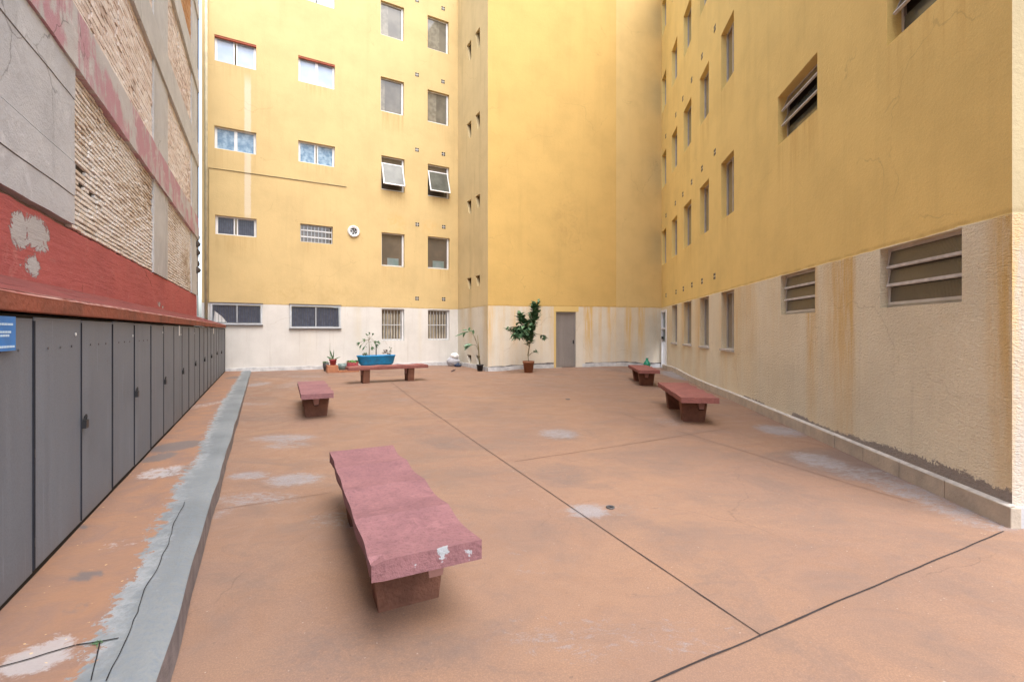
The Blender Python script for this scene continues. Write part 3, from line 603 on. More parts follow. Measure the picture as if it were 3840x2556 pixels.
def pane(fr, u0, u1, o, z0, z1, mat, parent, name='pane'):
    mb = MB(); mb.box(fr, u0, u1, o-.012, o, z0, z1); return mb.build(name, M[mat], parent)
def tilt(fr, o0, ztop, ang):             # sheet hinged along its top edge and swung outwards
    def p(u, o, t): return fr.p(u, o0+t*math.sin(ang)+o*math.cos(ang), ztop-t*math.cos(ang)+o*math.sin(ang))
    return Fn(p)
wi = 0
for k in WL:
    fr = FR[k]
    for (a, b, z0, z1, d, kind) in HOLES[k]:
        wi += 1; mb = MB(); O = -d
        if kind.startswith('slide'):
            pm = {'slide_r': 'frost2', 'slide_b': 'bluepane', 'slide_d': 'navy'}[kind]
            o0, o1 = O+.005, O+.06; mb.frame(fr, a+.002, b-.002, z0+.002, z1-.002, .045, o0, o1); m_ = (a+b)/2
            if wi % 2: mb.box(fr, m_-.075, m_-.035, o0, o1+.004, z0+.045, z1-.045); mb.box(fr, m_+.01, m_+.05, o0-.001, o1-.006, z0+.045, z1-.045)
            else: mb.box(fr, m_-.045, m_+.045, o0, o1+.004, z0+.045, z1-.045)
            mb.box(fr, a+.047, a+.075, o0, o1-.01, z0+.047, z1-.047); mb.box(fr, b-.075, b-.047, o0, o1-.01, z0+.047, z1-.047)
            w = mb.build('window', M['white_al'], bld)
            pane(fr, a+.075, m_-.03, O+.03, z0+.045, z1-.045, pm, w); pane(fr, m_+.03, b-.075, O+.02, z0+.045, z1-.045, pm, w)
            if kind == 'slide_r':
                hd = MB(); hd.box(fr, a+.004, b-.004, O+.06, -.012, z1-.06, z1-.002); hd.build('lintel', M['red_rev'], w)
        elif kind == 'grid':
            mb.frame(fr, a+.002, b-.002, z0+.002, z1-.002, .03, O+.004, O+.05); w = mb.build('window', M['grey_al'], bld); pane(fr, a+.03, b-.03, O+.02, z0+.03, z1-.03, 'room2', w)
            gr = MB()
            for t in (.32, .68): zz = z0+(z1-z0)*t; gr.box(fr, a+.03, b-.03, O+.06, O+.075, zz-.022, zz+.022)
            gr.build('slat', M['white_al'], w); gr = MB()
            for t in range(1, 9): uu = a+(b-a)*t/9; gr.box(fr, uu-.007, uu+.007, O+.09, O+.10, z0, z1)
            gr.build('grille', M['grey_al'], w)
        elif kind == 'cage':
            w0 = MB(); w0.frame(fr, a-.03, b+.03, z0-.03, z1+.03, .05, -.055, .06); w0.box(fr, (a+b)/2-.012, (a+b)/2+.012, -.04, .045, z0+.04, z1-.04); w = w0.build('window', M['grey_al'], bld)
            pane(fr, a+.04, b-.04, -.02, z0+.04, z1-.04, 'navy', w); gr = MB()
            for t in range(1, 15): uu = a+(b-a)*t/15; gr.box(fr, uu-.005, uu+.005, .03, .04, z0+.04, z1-.04)
            gr.build('grille', M['iron'], w); gr = MB(); gr.box(fr, a-.05, b+.05, -.01, .075, z1+.03, z1+.055); gr.build('ledge', M['iron'], w); gr = MB(); gr.box(fr, a-.05, b+.05, -.01, .075, z0-.055, z0-.03); gr.build('ledge', M['iron'], w)
            if a < 1.5:
                t_ = MB(); t_.poly([fr.p(a+.05, .0, z0+.05), fr.p(a+.42, .0, z0+.05), fr.p(a+.30, .0, z0+.22), fr.p(a+.08, .0, z0+.42)]); t_.build('paper', M['tagw'], w)
        elif kind in ('casem', 'casem2', 'bars', 'hopper'):
            o0, o1 = O+.004, O+.05; mb.frame(fr, a+.002, b-.002, z0+.002, z1-.002, .035, o0, o1); mb.box(fr, b-.075, b-.037, o0, o1+.03, z0+.04, z1-.04); mb.box(fr, a+.01, b-.01, o0, o1+.02, z0+.037, z0+.065)
            w = mb.build('window', M['white_al'], bld)
            if kind in ('casem', 'casem2'):
                pane(fr, a+.035, b-.075, O+.03, z0+.06, z1-.035, 'room' if kind == 'casem' else 'room2', w)
                if kind == 'casem': c = MB(); q_ = .2+.5*((wi*37) % 10)/10; c.box(fr, a+.04, a+(b-a)*q_, O+.0305, O+.0312, z0+.07, z1-.04); c.build('curtain', M['curtglass'], w)
                if kind == 'casem2': c = MB(); c.box(fr, a+.25, b-.2, O+.0305, O+.0315, z0+.07, z0+.35); c.build('blind', M['tealpot'], w)
            elif kind == 'bars':
                pane(fr, a+.035, b-.075, O+.016, z0+.06, z1-.035, 'room2', w); c = MB(); n = 7
                for t in range(n):
                    uu = a+.06+(b-a-.16)*(t+.5)/n; c.box(fr, uu-.028, uu+.028, O+.018, O+.026, z0+.07, z1-.18)
                c.build('blind', M['curtain'], w); g_ = MB()
                for t in range(1, 7): uu = a+(b-a)*t/7; g_.box(fr, uu-.006, uu+.006, O+.075, O+.087, z0, z1)
                zz = (z0+z1)/2; g_.box(fr, a, b-.07, O+.088, O+.10, zz-.012, zz+.012); g_.build('grille', M['grey_al'], w)
            else:
                pane(fr, a+.035, b-.075, O+.016, z0+.06, z1-.035, 'room2', w)
                h = (z1-z0)*.72; T = tilt(fr, O+.07, z1-.2*(z1-z0), R(20)); g_ = MB(); x0, x1 = a+.02, b-.05
                g_.box(T, x0, x0+.04, 0, .035, 0, h); g_.box(T, x1-.04, x1, 0, .035, 0, h); g_.box(T, x0+.04, x1-.04, 0, .033, 0, .04); g_.box(T, x0+.04, x1-.04, 0, .033, h-.04, h)
                g_.build('sash', M['white_al'], w); g_ = MB(); g_.box(T, x0+.04, x1-.04, .012, .022, .04, h-.04); g_.build('pane', M['roompane'], w)
        elif kind in ('tall', 'tall0'):
            o0, o1 = O+.004, O+.05; mb.frame(fr, a+.002, b-.002, z0+.002, z1-.002, .035, o0, o1); mb.box(fr, (a+b)/2-.02, (a+b)/2+.02, o0, o1+.004, z0+.037, z1-.037); w = mb.build('window', M['old_al'], bld)
            pane(fr, a+.035, (a+b)/2-.02, O+.03, z0+.037, z1-.037, 'room2', w); pane(fr, (a+b)/2+.02, b-.035, O+.03, z0+.037, z1-.037, 'room2', w)
            if kind == 'tall0': s_ = MB(); s_.box(fr, a-.02, b+.02, -.10, .035, z0-.035, z0+.012); s_.build('sill', M['mortar'], w)
        elif kind.startswith('louv'):
            o0, o1 = O+.004, O+.04; mb.frame(fr, a+.002, b-.002, z0+.002, z1-.002, .03, o0, o1); w = mb.build('window', M['old_al'], bld)
            n = 3; h = (z1-z0-.06)/n; ang = R(10 if kind == 'louv' else 24); pane(fr, a+.01, b-.01, O+.008, z0+.01, z1-.01, 'dark', w, 'louvre_backing')  # dark sheet added to keep bright sky out of the louvre gaps
            for t in range(n):
                last = (t == n-1); zt = z1-.03-h*t; T = tilt(fr, O+.025, zt-.006, ang if not last else R(3)); hh = h*1.0-.004
                g_ = MB(); g_.box(T, a+.035, b-.035, 0, .008, .0, hh-.03); sl_ = g_.build('pane', M['ribbed' if kind == 'louv' else 'roompane'], w)
                g_ = MB(); g_.box(T, a+.033, b-.033, -.008, .022, hh-.03, hh); g_.box(T, a+.033, a+.045, -.004, .014, 0, hh-.03); g_.build('slat', M['old_al' if last else 'mortar'], w)
        elif kind == 'door':
            mb.frame(fr, a+.002, b-.002, z0-.1, z1-.002, .04, O+.004, O+.06); w = mb.build('door', M['greydoor'], bld); g_ = MB(); g_.box(fr, a+.045, b-.045, O+.005, O+.035, z0+.01, z1-.045)
            zz = z0+.05
            while zz < z1-.1:
                mid = abs((zz-z0)/(z1-z0)-.47) < .12; g_.box(fr, a+.055, b-.055, O+.03, O+.035+(.026 if mid else .014), zz, zz+.046); zz += .062 if zz < z0+1.15 else .085
            g_.build('leaf', M['greydoor'], w, label='mauve grey ribbed metal door leaf'); g_ = MB(); g_.box(fr, b-.10, b-.06, O+.04, O+.09, (z0+z1)/2-.15, (z0+z1)/2-.02); g_.build('handle', M['lock'], w)
        elif kind == 'wdoor':
            mb.frame(fr, a+.002, b-.002, z0-.1, z1, .09, O+.004, .03); mb.box(fr, a+.09, b-.09, O+.004, O+.03, z0, z0+.06); mb.box(fr, a+.09, b-.09, O+.004, .02, z0+1.42, z0+1.48); w = mb.build('door', M['white_al'], bld, label='narrow white metal door')
            pane(fr, a+.09, b-.09, O+.02, z0+.95, z1-.09, 'tealpot', w); g_ = MB()
            for t in range(12): zz = z0+.08+t*.072; g_.box(tilt(fr, O+.01, zz+.06, R(30)), a+.09, b-.09, 0, .008, 0, .07)
            g_.build('slat', M['white_al'], w); g_ = MB(); g_.box(fr, a+.12, a+.2, O+.04, O+.10, z0+1.05, z0+1.15); g_.build('handle', M['lock'], w)
# ventilation blocks with four holes, their shade put on as dark plates
def vent(k, px, py, s=.15):
    u, z = hit(k, px, py); fr = FR[k]; mb = MB(); h = s/2
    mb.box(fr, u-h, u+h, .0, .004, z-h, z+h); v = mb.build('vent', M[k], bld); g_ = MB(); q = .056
    for (i, j) in ((-1, -1), (1, -1), (-1, 1), (1, 1)): g_.box(fr, u+i*.042-q/2*1.1, u+i*.042+q/2*1.1, .003, .006, z+j*.042-q/2*1.1, z+j*.042+q/2*1.1)
    g_.build('opening', M['dark'], v)
for p in [(1563.7, 2), (1563.7, 280.6), (1563.7, 562), (1564.7, 841.6), (1563.9, 1118.8), (1661.6, 32.6), (1661, 306.7), (1662.7, 578), (1664, 851), (1663.7, 1121.4)]: vent('bw', *p)
for p in [(2681, 107), (2632.9, 212), (2594, 300), (2561, 370.5), (2534.6, 431), (2497, 511), (2681, 571), (2633, 632), (2594, 683), (2561, 729), (2533, 762), (2498, 808), (2480, 831), (2680, 1035.7), (2633, 1054), (2595, 1068), (2563, 1082.6), (2535.6, 1094.5), (2498, 1107), (2479, 1115)]: vent('rw', *p)
# round exhaust fan
u, z = hit('bw', 1325.8, 868); fr = FR['bw']; c = fr.p(u, 0, z); rot = Matrix((fr.d, Vector((0, 0, 1)), fr.n)).transposed()
mb = MB(); mb.lathe(c, [(.12, .0), (.215, .0), (.215, .05), (.19, .075), (.125, .06), (.12, .0)], 32, ax=rot); fan = mb.build('exhaust_fan', M['white_al'], bld, smooth=False)
mb = MB(); mb.lathe(c, [(.0, .006), (.121, .006), (.121, .014), (.0, .014)], 24, ax=rot); mb.build('duct', M['lock'], fan)
mb = MB()
for t in range(5):
    w = t*2*math.pi/5; pts = [rot @ Vector((math.cos(w+s)*r, math.sin(w+s)*r, .02+h)) for (s, r, h) in ((0, .02, 0), (-.25, .11, .0), (.3, .11, .02), (.4, .03, .01))]; mb.poly([c+q for q in pts])
mb.build('blade', M['grey_al'], fan)
# pipes and conduits at the left end of the back wall
mb = MB(); fr = FR['bw']; mb.tube([fr.p(.12, .05, -.1), fr.p(.12, .05, TOP-.3)], .045, 10); mb.build('drainpipe', M['pipe'], bld, True)
mb = MB(); u0, z_ = hit('bw', 783, 629); u1, z2 = hit('bw', 1299, 701)
mb.tube([fr.p(u0, .012, .9), fr.p(u0, .012, z_), fr.p((u0+u1)/2, .012, (z_+z2)/2+.004), fr.p(u1, .012, z2)], .012, 6); mb.build('conduit', M['conduit'], bld)
# painted door surround
fr = FR['fb']; mb = MB(); mb.box(fr, DOORB[0]-.09, DOORB[1]+.10, -.002, .004, DZ1, B-.0); mb.box(fr, DOORB[0]-.08, DOORB[0]-.002, -.002, .004, DZ0, DZ1)
gsur = G('yellow_door_surround', .8, .2); gsur.col((.68, .50, .20)); mb.build('door_surround', gsur.m, bld)
# plinths that follow the floor
def plinth(k, h, o, mat, u0=0.0, u1=None, top_mat=None, cutout=None):
    fr = FR[k]; u1 = LEN[k] if u1 is None else u1; us2 = lst(u0, u1, .12); mb = MB()
    for a, b in zip(us2, us2[1:]):
        if cutout and cutout[0] < (a+b)/2 < cutout[1]:
            if mb.v: mb.build('plinth', M[mat], bld); mb = MB()
            continue
        def zf_(t): p = fr.p(t, o, 0); return fz(p.x, p.y)
        ha, hb = h+.018*fbm(a*2, 1.3, o), h+.018*fbm(b*2, 1.3, o); za, zb = zf_(a), zf_(b)
        mb.poly([fr.p(a, o, za-.1), fr.p(b, o, zb-.1), fr.p(b, o, zb+hb), fr.p(a, o, za+ha)])
        mb.poly([fr.p(a, o, za+ha), fr.p(b, o, zb+hb), fr.p(b, -.02, zb+hb+.01), fr.p(a, -.02, za+ha+.01)])
    mb.build('plinth', M[mat], bld)
    if top_mat:
        mb = MB()
        for a, b in zip(us2, us2[1:]):
            if cutout and cutout[0]-.05 < (a+b)/2 < cutout[1]+.05:
                if mb.v: mb.build('bare_patch', M[top_mat], bld); mb = MB()
                continue
            za, zb = fz(*fr.p(a, o, 0).xy)+h, fz(*fr.p(b, o, 0).xy)+h; ra, rb2 = .05+.05*fbm(a*2.5, 4.4), .05+.05*fbm(b*2.5, 4.4)
            mb.poly([fr.p(a, .006, za-.03), fr.p(b, .006, zb-.03), fr.p(b, .005, zb+max(.02, rb2)), fr.p(a, .005, za+max(.02, ra))])
        mb.build('bare_patch', M[top_mat], bld)
M['barep'] = plain('bare_grey_mortar', (.22, .21, .21), .95, .1, sc=10, bump=.01, c2=(.13, .125, .125))
plinth('bw', .13, .022, 'plinth'); plinth('fa', .15, .02, 'plinth'); plinth('fb', .13, .025, 'plinth', top_mat='barep', cutout=(DOORB[0]-.05, DOORB[1]+.28)); plinth('fc', .13, .025, 'plinth', top_mat='barep')
fr = FR['rw']; L = LEN['rw']; cuts = [L-(5795/(x-2163.25)-3.55)*1.0096 for x in (2862, 3055, 3143, 3251, 3388, 3561)]
cuts = sorted([c for c in cuts if 0 < c < L]); c0 = cuts[0]
while c0 > .9: c0 -= random.uniform(.55, .7); cuts.insert(0, c0)
cuts = [.35]+[c for c in cuts if c > .5]+[L+.045]
mb = MB()
for a, b in zip(cuts, cuts[1:]):
    p, q2 = fr.p(a, .04, 0), fr.p(b, .04, 0); za, zb = fz(p.x, p.y), fz(q2.x, q2.y)
    mb.box(Fn(lambda u_, o_, z_, a=a, b=b, za=za, zb=zb: fr.p(u_, o_, z_+za+(zb-za)*(u_-a)/(b-a))), a+.004, b-.004, -.03, .045+random.uniform(-.004, .004), -.08, .155)
mb.build('plinth', M['stone'], bld, bevel=.006, label='beige stone plinth of the side wall')
mb = MB(); us2 = lst(.35, L+.03, .1)
for a, b in zip(us2, us2[1:]):
    za, zb = fz(*fr.p(a, 0, 0).xy)+.156, fz(*fr.p(b, 0, 0).xy)+.156; w1, w2 = .04+.012*nz(a*4, 1), .04+.012*nz(b*4, 1)
    mb.poly([fr.p(a, w1, za), fr.p(b, w2, zb), fr.p(b, .0, zb+.016), fr.p(a, 0, za+.016)])
mb.build('plinth_cap', M['mortar'], bld)
fr = FR['fd']; mb = MB(); mb.box(fr, .005, LEN['fd'], -.03, .03, -1.6, -1.33); mb.build('plinth', M['plinth'], bld)

# ---------------------------------------------------------------- lockers on the left
nL = Vector((.8825, .4704, 0)); dL = Vector((-.4704, .8825, 0)); KY = 1.1332
LF = Frame((-1.2395, 0, 0), dL, nL); sY = lambda y: (y)*KY+(-0.0)
def lf_s(y): return (Vector((LOCK(y), y, 0))-LF.o).dot(dL)
lockers = root('storage_lockers', (LOCK(6)-.3, 6, WZ), 'long row of slate grey metal storage lockers under a red ledge', 'lockers')
ZT = .085
mb = MB(); mb.box(LF, lf_s(-3), lf_s(15.3), -.62, -.005, WZ-.1, ZT); mb.build('body', M['dark'], lockers)
Y0 = 2.515-.655*6; k = 0; seams = [Y0+.655*i for i in range(0, 28)]
for i, (a, b) in enumerate(zip(seams, seams[1:])):
    if b > 15.05: b = 15.05
    if b-a < .2: continue
    ga, gb = (.011, .004) if i % 2 == 0 else (.004, .011)
    off = random.uniform(-.002, .003); mb = MB(); n = 4
    def dfr(u_, o_, z_, s0=lf_s(a), off=off): return LF.p(u_, o_+off+.002*nz(u_*1.5, z_*1.2, 3), z_)
    s0, s1 = lf_s(a)+ga, lf_s(b)-gb; zb = WZ+.035+random.uniform(-.006, .006); zt = ZT-.012+random.uniform(-.008, .004)
    mb.box(Fn(dfr), s0, s1, -.018, 0, zb, zt); mb.box(Fn(dfr), s0+.008, s1-.008, -.001, .003, zt-.012, zt-.002)
    d = mb.build('door', M['locker'], lockers, bevel=.0015)
    if i % 2 == 0 and a > .5 and a < 12:     # hinge straps on the outer edge
        for zz in (-.66, -1.14):
            h_ = MB(); h_.tube([LF.p(lf_s(a)+.0, .003, zz-.022), LF.p(lf_s(a)+.0, .003, zz+.022)], .006, 6); h_.build('hinge', M['lock'], d)
    if i % 2 == 0 and a > .5 and a < 13:     # padlock at the meeting of two leaves
        s_ = lf_s(b); zz = -.62+random.uniform(-.02, .02)
        if a < 2.2:
            h_ = MB(); h_.box(LF, s_-.035, s_+.02, 0, .03, -.56, -.48, .004); h_.build('latch', M['rust'], d); h_ = MB(); h_.lathe(LF.p(s_+.005, .03, -.665), [(.0, -.022), (.02, -.012), (.022, 0), (.02, .012), (.0, .022)], 12); h_.build('knob', M['tagw'], d)
            h_ = MB(); h_.tube([LF.p(s_, 0, -.19), LF.p(s_+.02, .05, -.19), LF.p(s_+.06, .055, -.2)], .007, 6); h_.build('bolt', M['steel'], d)
        h_ = MB(); h_.box(LF, s_-.004, s_+.05, .004, .03, zz-.03, zz+.025); h_.tube([LF.p(s_+.005, .016, zz+.02), LF.p(s_+.008, .02, zz+.05), LF.p(s_+.022, .022, zz+.06), LF.p(s_+.038, .02, zz+.05), LF.p(s_+.04, .016, zz+.02)], .006, 6); h_.build('padlock', M['lock'], d)
    if a > .3 and a < 9 and i % 2 == 0:
        h_ = MB(); h_.lathe(LF.p(lf_s(b)-.09+random.uniform(-.03, .03), .004, -.035+random.uniform(-.02, .015)), [(.0, 0), (.011, 0), (.011, .004), (0, .004)], 10, ax=Matrix((dL, Vector((0, 0, 1)), nL)).transposed()); h_.build('cap', M['tagw'], d)
    if 1.5 < a < 5:
        h_ = MB()
        for t in (.25, .5, .75): h_.lathe(LF.p(lf_s(a+(b-a)*t), .003, -.098), [(.0, 0), (.007, 0), (.007, .003), (0, .003)], 8, ax=Matrix((dL, Vector((0, 0, 1)), nL)).transposed())
        h_.build('bolt', M['iron'], d)
for px, y0, y1, w in ((669, 1221, 1258, .07), (799, 1230, 1251, .10)):
    y = 2169/(987.25-px); s_ = lf_s(y); mb = MB(); mb.box(LF, s_-w/2, s_+w/2, .008, .014, (HZ-y1)*y/F, (HZ-y0)*y/F); mb.build('tag_plate', M['tagw'], lockers)
M['seam'] = plain('door_gap_shade', (.035, .037, .046), .9, .1)  # dark strips laid over the door gaps, painting in their shade
for i, a in enumerate(seams):
    if a > 15: continue
    w = .009 if i % 2 == 0 else .004; mb = MB(); mb.box(LF, lf_s(a)-w, lf_s(a)+w, -.004, .0062, WZ+.04, ZT-.03); mb.build('gap_shade_strip', M['seam'], lockers)
# red ledge: front fascia, pale worn edge, sloping top
mb = MB(); mb.box(LF, lf_s(-3), lf_s(15.0), -.05, .035, .098, .188); mb.build('fascia', M['fascia'], lockers, bevel=.006)
mb = MB(); ss = lst(lf_s(-3), lf_s(15.0), .2)
for a, b in zip(ss, ss[1:]): mb.poly([LF.p(a, .037+.006*nz(a*3, 1), .183+.006*nz(a*4, 5)), LF.p(b, .037+.006*nz(b*3, 1), .183+.006*nz(b*4, 5)), LF.p(b, .022, .200), LF.p(a, .022, .200)])
mb.build('ledge_edge', M['edge'], lockers)
mb = MB(); SLOPE = [(-.67, .43), (-.45, .355), (-.2, .27), (.03, .196)]
for a, b in zip(ss, ss[1:]):
    for (o0, z0), (o1, z1) in zip(SLOPE, SLOPE[1:]):
        j = lambda s_, o_: .008*fbm(s_*1.5, o_*4, 2)
        mb.poly([LF.p(a, o0, z0+j(a, o0)), LF.p(a, o1, z1+j(a, o1)*.3), LF.p(b, o1, z1+j(b, o1)*.3), LF.p(b, o0, z0+j(b, o0))])
mb.build('roof', M['rooftop'], lockers, True)

# blue sign on the first door
sgn = MB(); s0, s1 = lf_s(1.95), lf_s(2.285); sgn.box(LF, s0, s1, .012, .02, -.095, .07); sg = sgn.build('sign', M['sign']); tag(sg, 'small blue sign with white lettering on the nearest grey locker door', 'sign')
t_ = MB()
for z_, e in ((.032, .03), (-.005, .05), (-.022, .07), (-.075, .015)):
    x = s0+.02
    while x < s1-e: w = random.uniform(.012, .03); t_.box(LF, x, min(x+w, s1-e), .0195, .0215, z_-.005, z_+.005); x += w+.006
t_.build('lettering', M['signw'], sg)

# ---------------------------------------------------------------- neighbouring brick building
NF = Frame((-1.995, 0, 0), dL, nL)
def ns(y): return (Vector((NEIG(y), y, 0))-NF.o).dot(dL)
nb = root('neighbouring_building', (NEIG(7)-1, 7, WZ), 'tall bare brick and concrete side wall of the neighbouring building', 'building')
YE = 14.02; SE = ns(YE); SB = ns(-6); NT = 10.7
mb = MB(); mb.box(NF, SB, SE-.02, -3, -.06, -1.9, NT); mb.build('core', M['mort2'], nb)
def uvbox(mb, fr, u0, u1, o0, o1, z0, z1, rag=0.0, step=.3):
    n = max(1, int((u1-u0)/step)); us3 = [u0+(u1-u0)*i/n for i in range(n+1)]
    for a, b in zip(us3, us3[1:]):
        ra = [rag*fbm(a*2.2, z0, 1), rag*fbm(b*2.2, z0, 1), rag*fbm(a*2.2, z1, 1), rag*fbm(b*2.2, z1, 1)]
        mb.poly([fr.p(a, o1, z0+ra[0]), fr.p(b, o1, z0+ra[1]), fr.p(b, o1, z1+ra[3]), fr.p(a, o1, z1+ra[2])], [(a, z0), (b, z0), (b, z1), (a, z1)])
        mb.poly([fr.p(a, o0, z0+ra[0]), fr.p(b, o0, z0+ra[1]), fr.p(b, o1, z0+ra[1]), fr.p(a, o1, z0+ra[0])], [(a, z0), (b, z0), (b, z0+.1), (a, z0+.1)])
        mb.poly([fr.p(a, o1, z1+ra[2]), fr.p(b, o1, z1+ra[3]), fr.p(b, o0, z1+ra[3]), fr.p(a, o0, z1+ra[2])], [(a, z1), (b, z1), (b, z1+.1), (a, z1+.1)])
    for a, flip in ((u0, 1), (u1, 0)):
        mb.poly([fr.p(a, o0, z0), fr.p(a, o1, z0), fr.p(a, o1, z1), fr.p(a, o0, z1)], [(a, z0), (a+.1, z0), (a+.1, z1), (a, z1)])
    return mb
# red rendered base with peeled patches
def red_base():
    us3 = lst(SB, ns(1), .5)[:-1]+lst(ns(1), SE+.0, .03); zs3 = lst(.36, 1.05, .03); v, f, A, uvs = [], [], [], []
    PEEL = []
    for x0, y0, x1, y1, s in ((40, 800, 110, 930, .95), (95, 815, 183, 935, .95), (150, 900, 185, 950, .7), (95, 965, 150, 1045, .85), (65, 985, 85, 1005, .6), (590, 1130, 602, 1150, .7), (606, 1145, 614, 1158, .7)):
        xm, ym = (x0+x1)/2, (y0+y1)/2; Yc = 3491/(987-xm); sc = ns(Yc); zc = (HZ-ym)*Yc/F; PEEL.append((sc, zc, abs(ns(3491/(987-x1))-ns(3491/(987-x0)))/2, (y1-y0)*Yc/F/2, s))
    for i, u in enumerate(us3):
        for j, z in enumerate(zs3):
            zz = z + (.02*fbm(u*2, 3) if j == len(zs3)-1 else 0); o = .0+.006*fbm(u*2, z*2, 4); v.append(NF.p(u, o, zz)); uvs.append((u, z))
            A.append(max(s*min(1, 1.0*max(0, 1-((u-a)/(ra*1.5))**2-((z-b)/(rb_*1.5))**2)) for a, b, ra, rb_, s in PEEL))
    n = len(zs3)
    for i in range(len(us3)-1):
        for j in range(n-1): f.append((i*n+j, (i+1)*n+j, (i+1)*n+j+1, i*n+j+1))
    for i in range(len(us3)-1):          # top shelf
        k = len(v); a, b = us3[i], us3[i+1]; p, q_ = v[i*n+n-1], v[(i+1)*n+n-1]; v.extend([p+nL*-.06, q_+nL*-.06]); uvs.extend([(a, 1.1), (b, 1.1)]); A.extend([0, 0]); f.append((i*n+n-1, (i+1)*n+n-1, k+1, k))
    me = bpy.data.meshes.new('red_base'); me.from_pydata([tuple(p) for p in v], [], f); me.update()
    me.attributes.new('wear', 'FLOAT', 'POINT').data.foreach_set('value', A); l = me.uv_layers.new(name='UVMap')
    for lp in me.loops: l.data[lp.index].uv = uvs[lp.vertex_index]
    me.materials.append(M['redwall']); o = link(bpy.data.objects.new('red_base', me)); o.parent = nb; o.matrix_parent_inverse = Matrix.Translation(-nb.location)
    mb = MB(); mb.poly([NF.p(SE, 0, .3), NF.p(SE, -.4, .3), NF.p(SE, -.4, 1.05), NF.p(SE, 0, 1.05)], [(0, .3), (.4, .3), (.4, 1), (0, 1)]); mb.build('base_return', M['redwall'], nb)
red_base()
# rendered panel near the camera, with board lines
zl = [1.10, 1.40, 1.748, 2.40, 2.735]; mb = MB()
for i, (a, b) in enumerate(zip(zl, zl[1:])): uvbox(mb, NF, SB, ns(4.855), -.06, .025+.006*(i % 2), a+.006, b-.004, .008, .15)
mb.build('render_panel', M['plaster'], nb)
C1, C2 = (ns(8.41), ns(9.64)), (ns(12.85), SE); bands = [(2.737, 3.38, 'band'), (4.92, 5.62, 'band2'), (7.15, 7.8, 'band2'), (9.35, 10.0, 'band2')]
for c in (C1, C2):
    zz = 1.06
    for z0, z1, _ in bands: mb = MB(); uvbox(mb, NF, c[0], c[1], -.06, .02, zz, z0, .0, .3); mb.build('column', M['column'], nb); zz = z1
    mb = MB(); uvbox(mb, NF, c[0], c[1], -.06, .02, zz, NT, 0, .3); mb.build('column', M['column'], nb)
for z0, z1, m in bands:
    zm = z0+(z1-z0)*.58; mb = MB(); uvbox(mb, NF, SB, SE, -.06, .055, z0, zm-.012, .012, .2); uvbox(mb, NF, SB, SE, -.06, .04, zm+.006, z1, .018, .2); mb.build('beam', M[m], nb)
# brick infill, every course laid
def bricks(name, u0, u1, z0, z1, mat, hh=.058, w=.2, rough=.012, o0=-.055, o1=-.004, gap=.014, drop=.0, bed='mort', seedz=0, bot=0.0):
    bd = MB(); bd.poly([NF.p(u0, -.048, z0), NF.p(u1, -.048, z0), NF.p(u1, -.048, z1), NF.p(u0, -.048, z1)], [(u0, z0), (u1, z0), (u1, z1), (u0, z1)])
    mb = MB(); tint = []; r = 0; z = z0
    while z < z1-.01:
        u = u0-(w/2 if r % 2 else 0)-random.uniform(0, .03); h = hh*random.uniform(.92, 1.06)
        while u < u1:
            ww = w*random.uniform(.85, 1.15); a, b = max(u+gap*.3, u0), min(u+ww-gap*.3, u1)
            miss = nz(u*1.3, z*2.1, 5+seedz) > .42 and random.random() < drop
            if b-a > .03 and not miss:
                oo = o1+random.uniform(-rough, rough)-(.012 if nz(u*.8, z*1.5, seedz) > .25 else 0); zz = z+random.uniform(-.004, .004)
                mb.box(NF, a, b, o0, oo, zz+gap*.5, min(zz+h-gap*.5, z1), rough*.25); t = min(1, max(0, .55+.55*nz(u*.7, z*1.1, 8+seedz)+random.uniform(-.32, .32))); tint += [t]*8
            u += ww
        z += h; r += 1
    o = mb.build(name, M[mat], nb); o.data.attributes.new('tint', 'FLOAT', 'POINT').data.foreach_set('value', tint); bd.build('mortar_bed', M[bed], o)
bricks('brick_panel', ns(4.87), C1[0], 1.07, 2.737, 'brick', .056, .17, .006, gap=.024, drop=.15); bricks('brick_panel', C1[1], C2[0], 1.07, 2.737, 'brick', .058, .18, .006, gap=.024, seedz=3)
for z0, z1, sd_ in ((3.39, 4.92, 1), (5.63, 7.15, 2), (7.81, 9.35, 4)):
    bricks('brick_panel', ns(3.9), C1[0], z0, z1, 'brick2', .066, .22, .005, gap=.013, bed='mort2', seedz=sd_); bricks('brick_panel', C1[1], C2[0], z0, z1, 'brick2' if z0 < 7 else 'brick3', .066, .22, .005, gap=.012, bed='mort2', seedz=sd_+.5)
# cables hanging down the neighbour's corner
mb = MB(); pts = [NF.p(SE+.03+.015*nz(z*.7, 2), .02+.01*nz(z, 5), z) for z in lst(.45, 10.6, .5)]; mb.tube(pts, .012, 6); pts = [NF.p(SE-.03+.02*nz(z*.9, 6), .04, z) for z in lst(2.2, 10.6, .5)]; mb.tube(pts, .008, 6); mb.build('cable', M['cable'], nb)
for t in range(5):
    s_ = SE-random.uniform(-.02, .5); z_ = 2.2+random.uniform(-.5, .7); mb = MB(); mb.lathe(NF.p(s_, .02, z_), [(0, -.09), (.09, -.04), (.11, .03), (.06, .1), (0, .12)], 7, random.uniform(.5, 1.1), .5, Matrix.Rotation(random.random()*3, 3, 'Z')); mb.build('broken_render', M['mort'], nb)

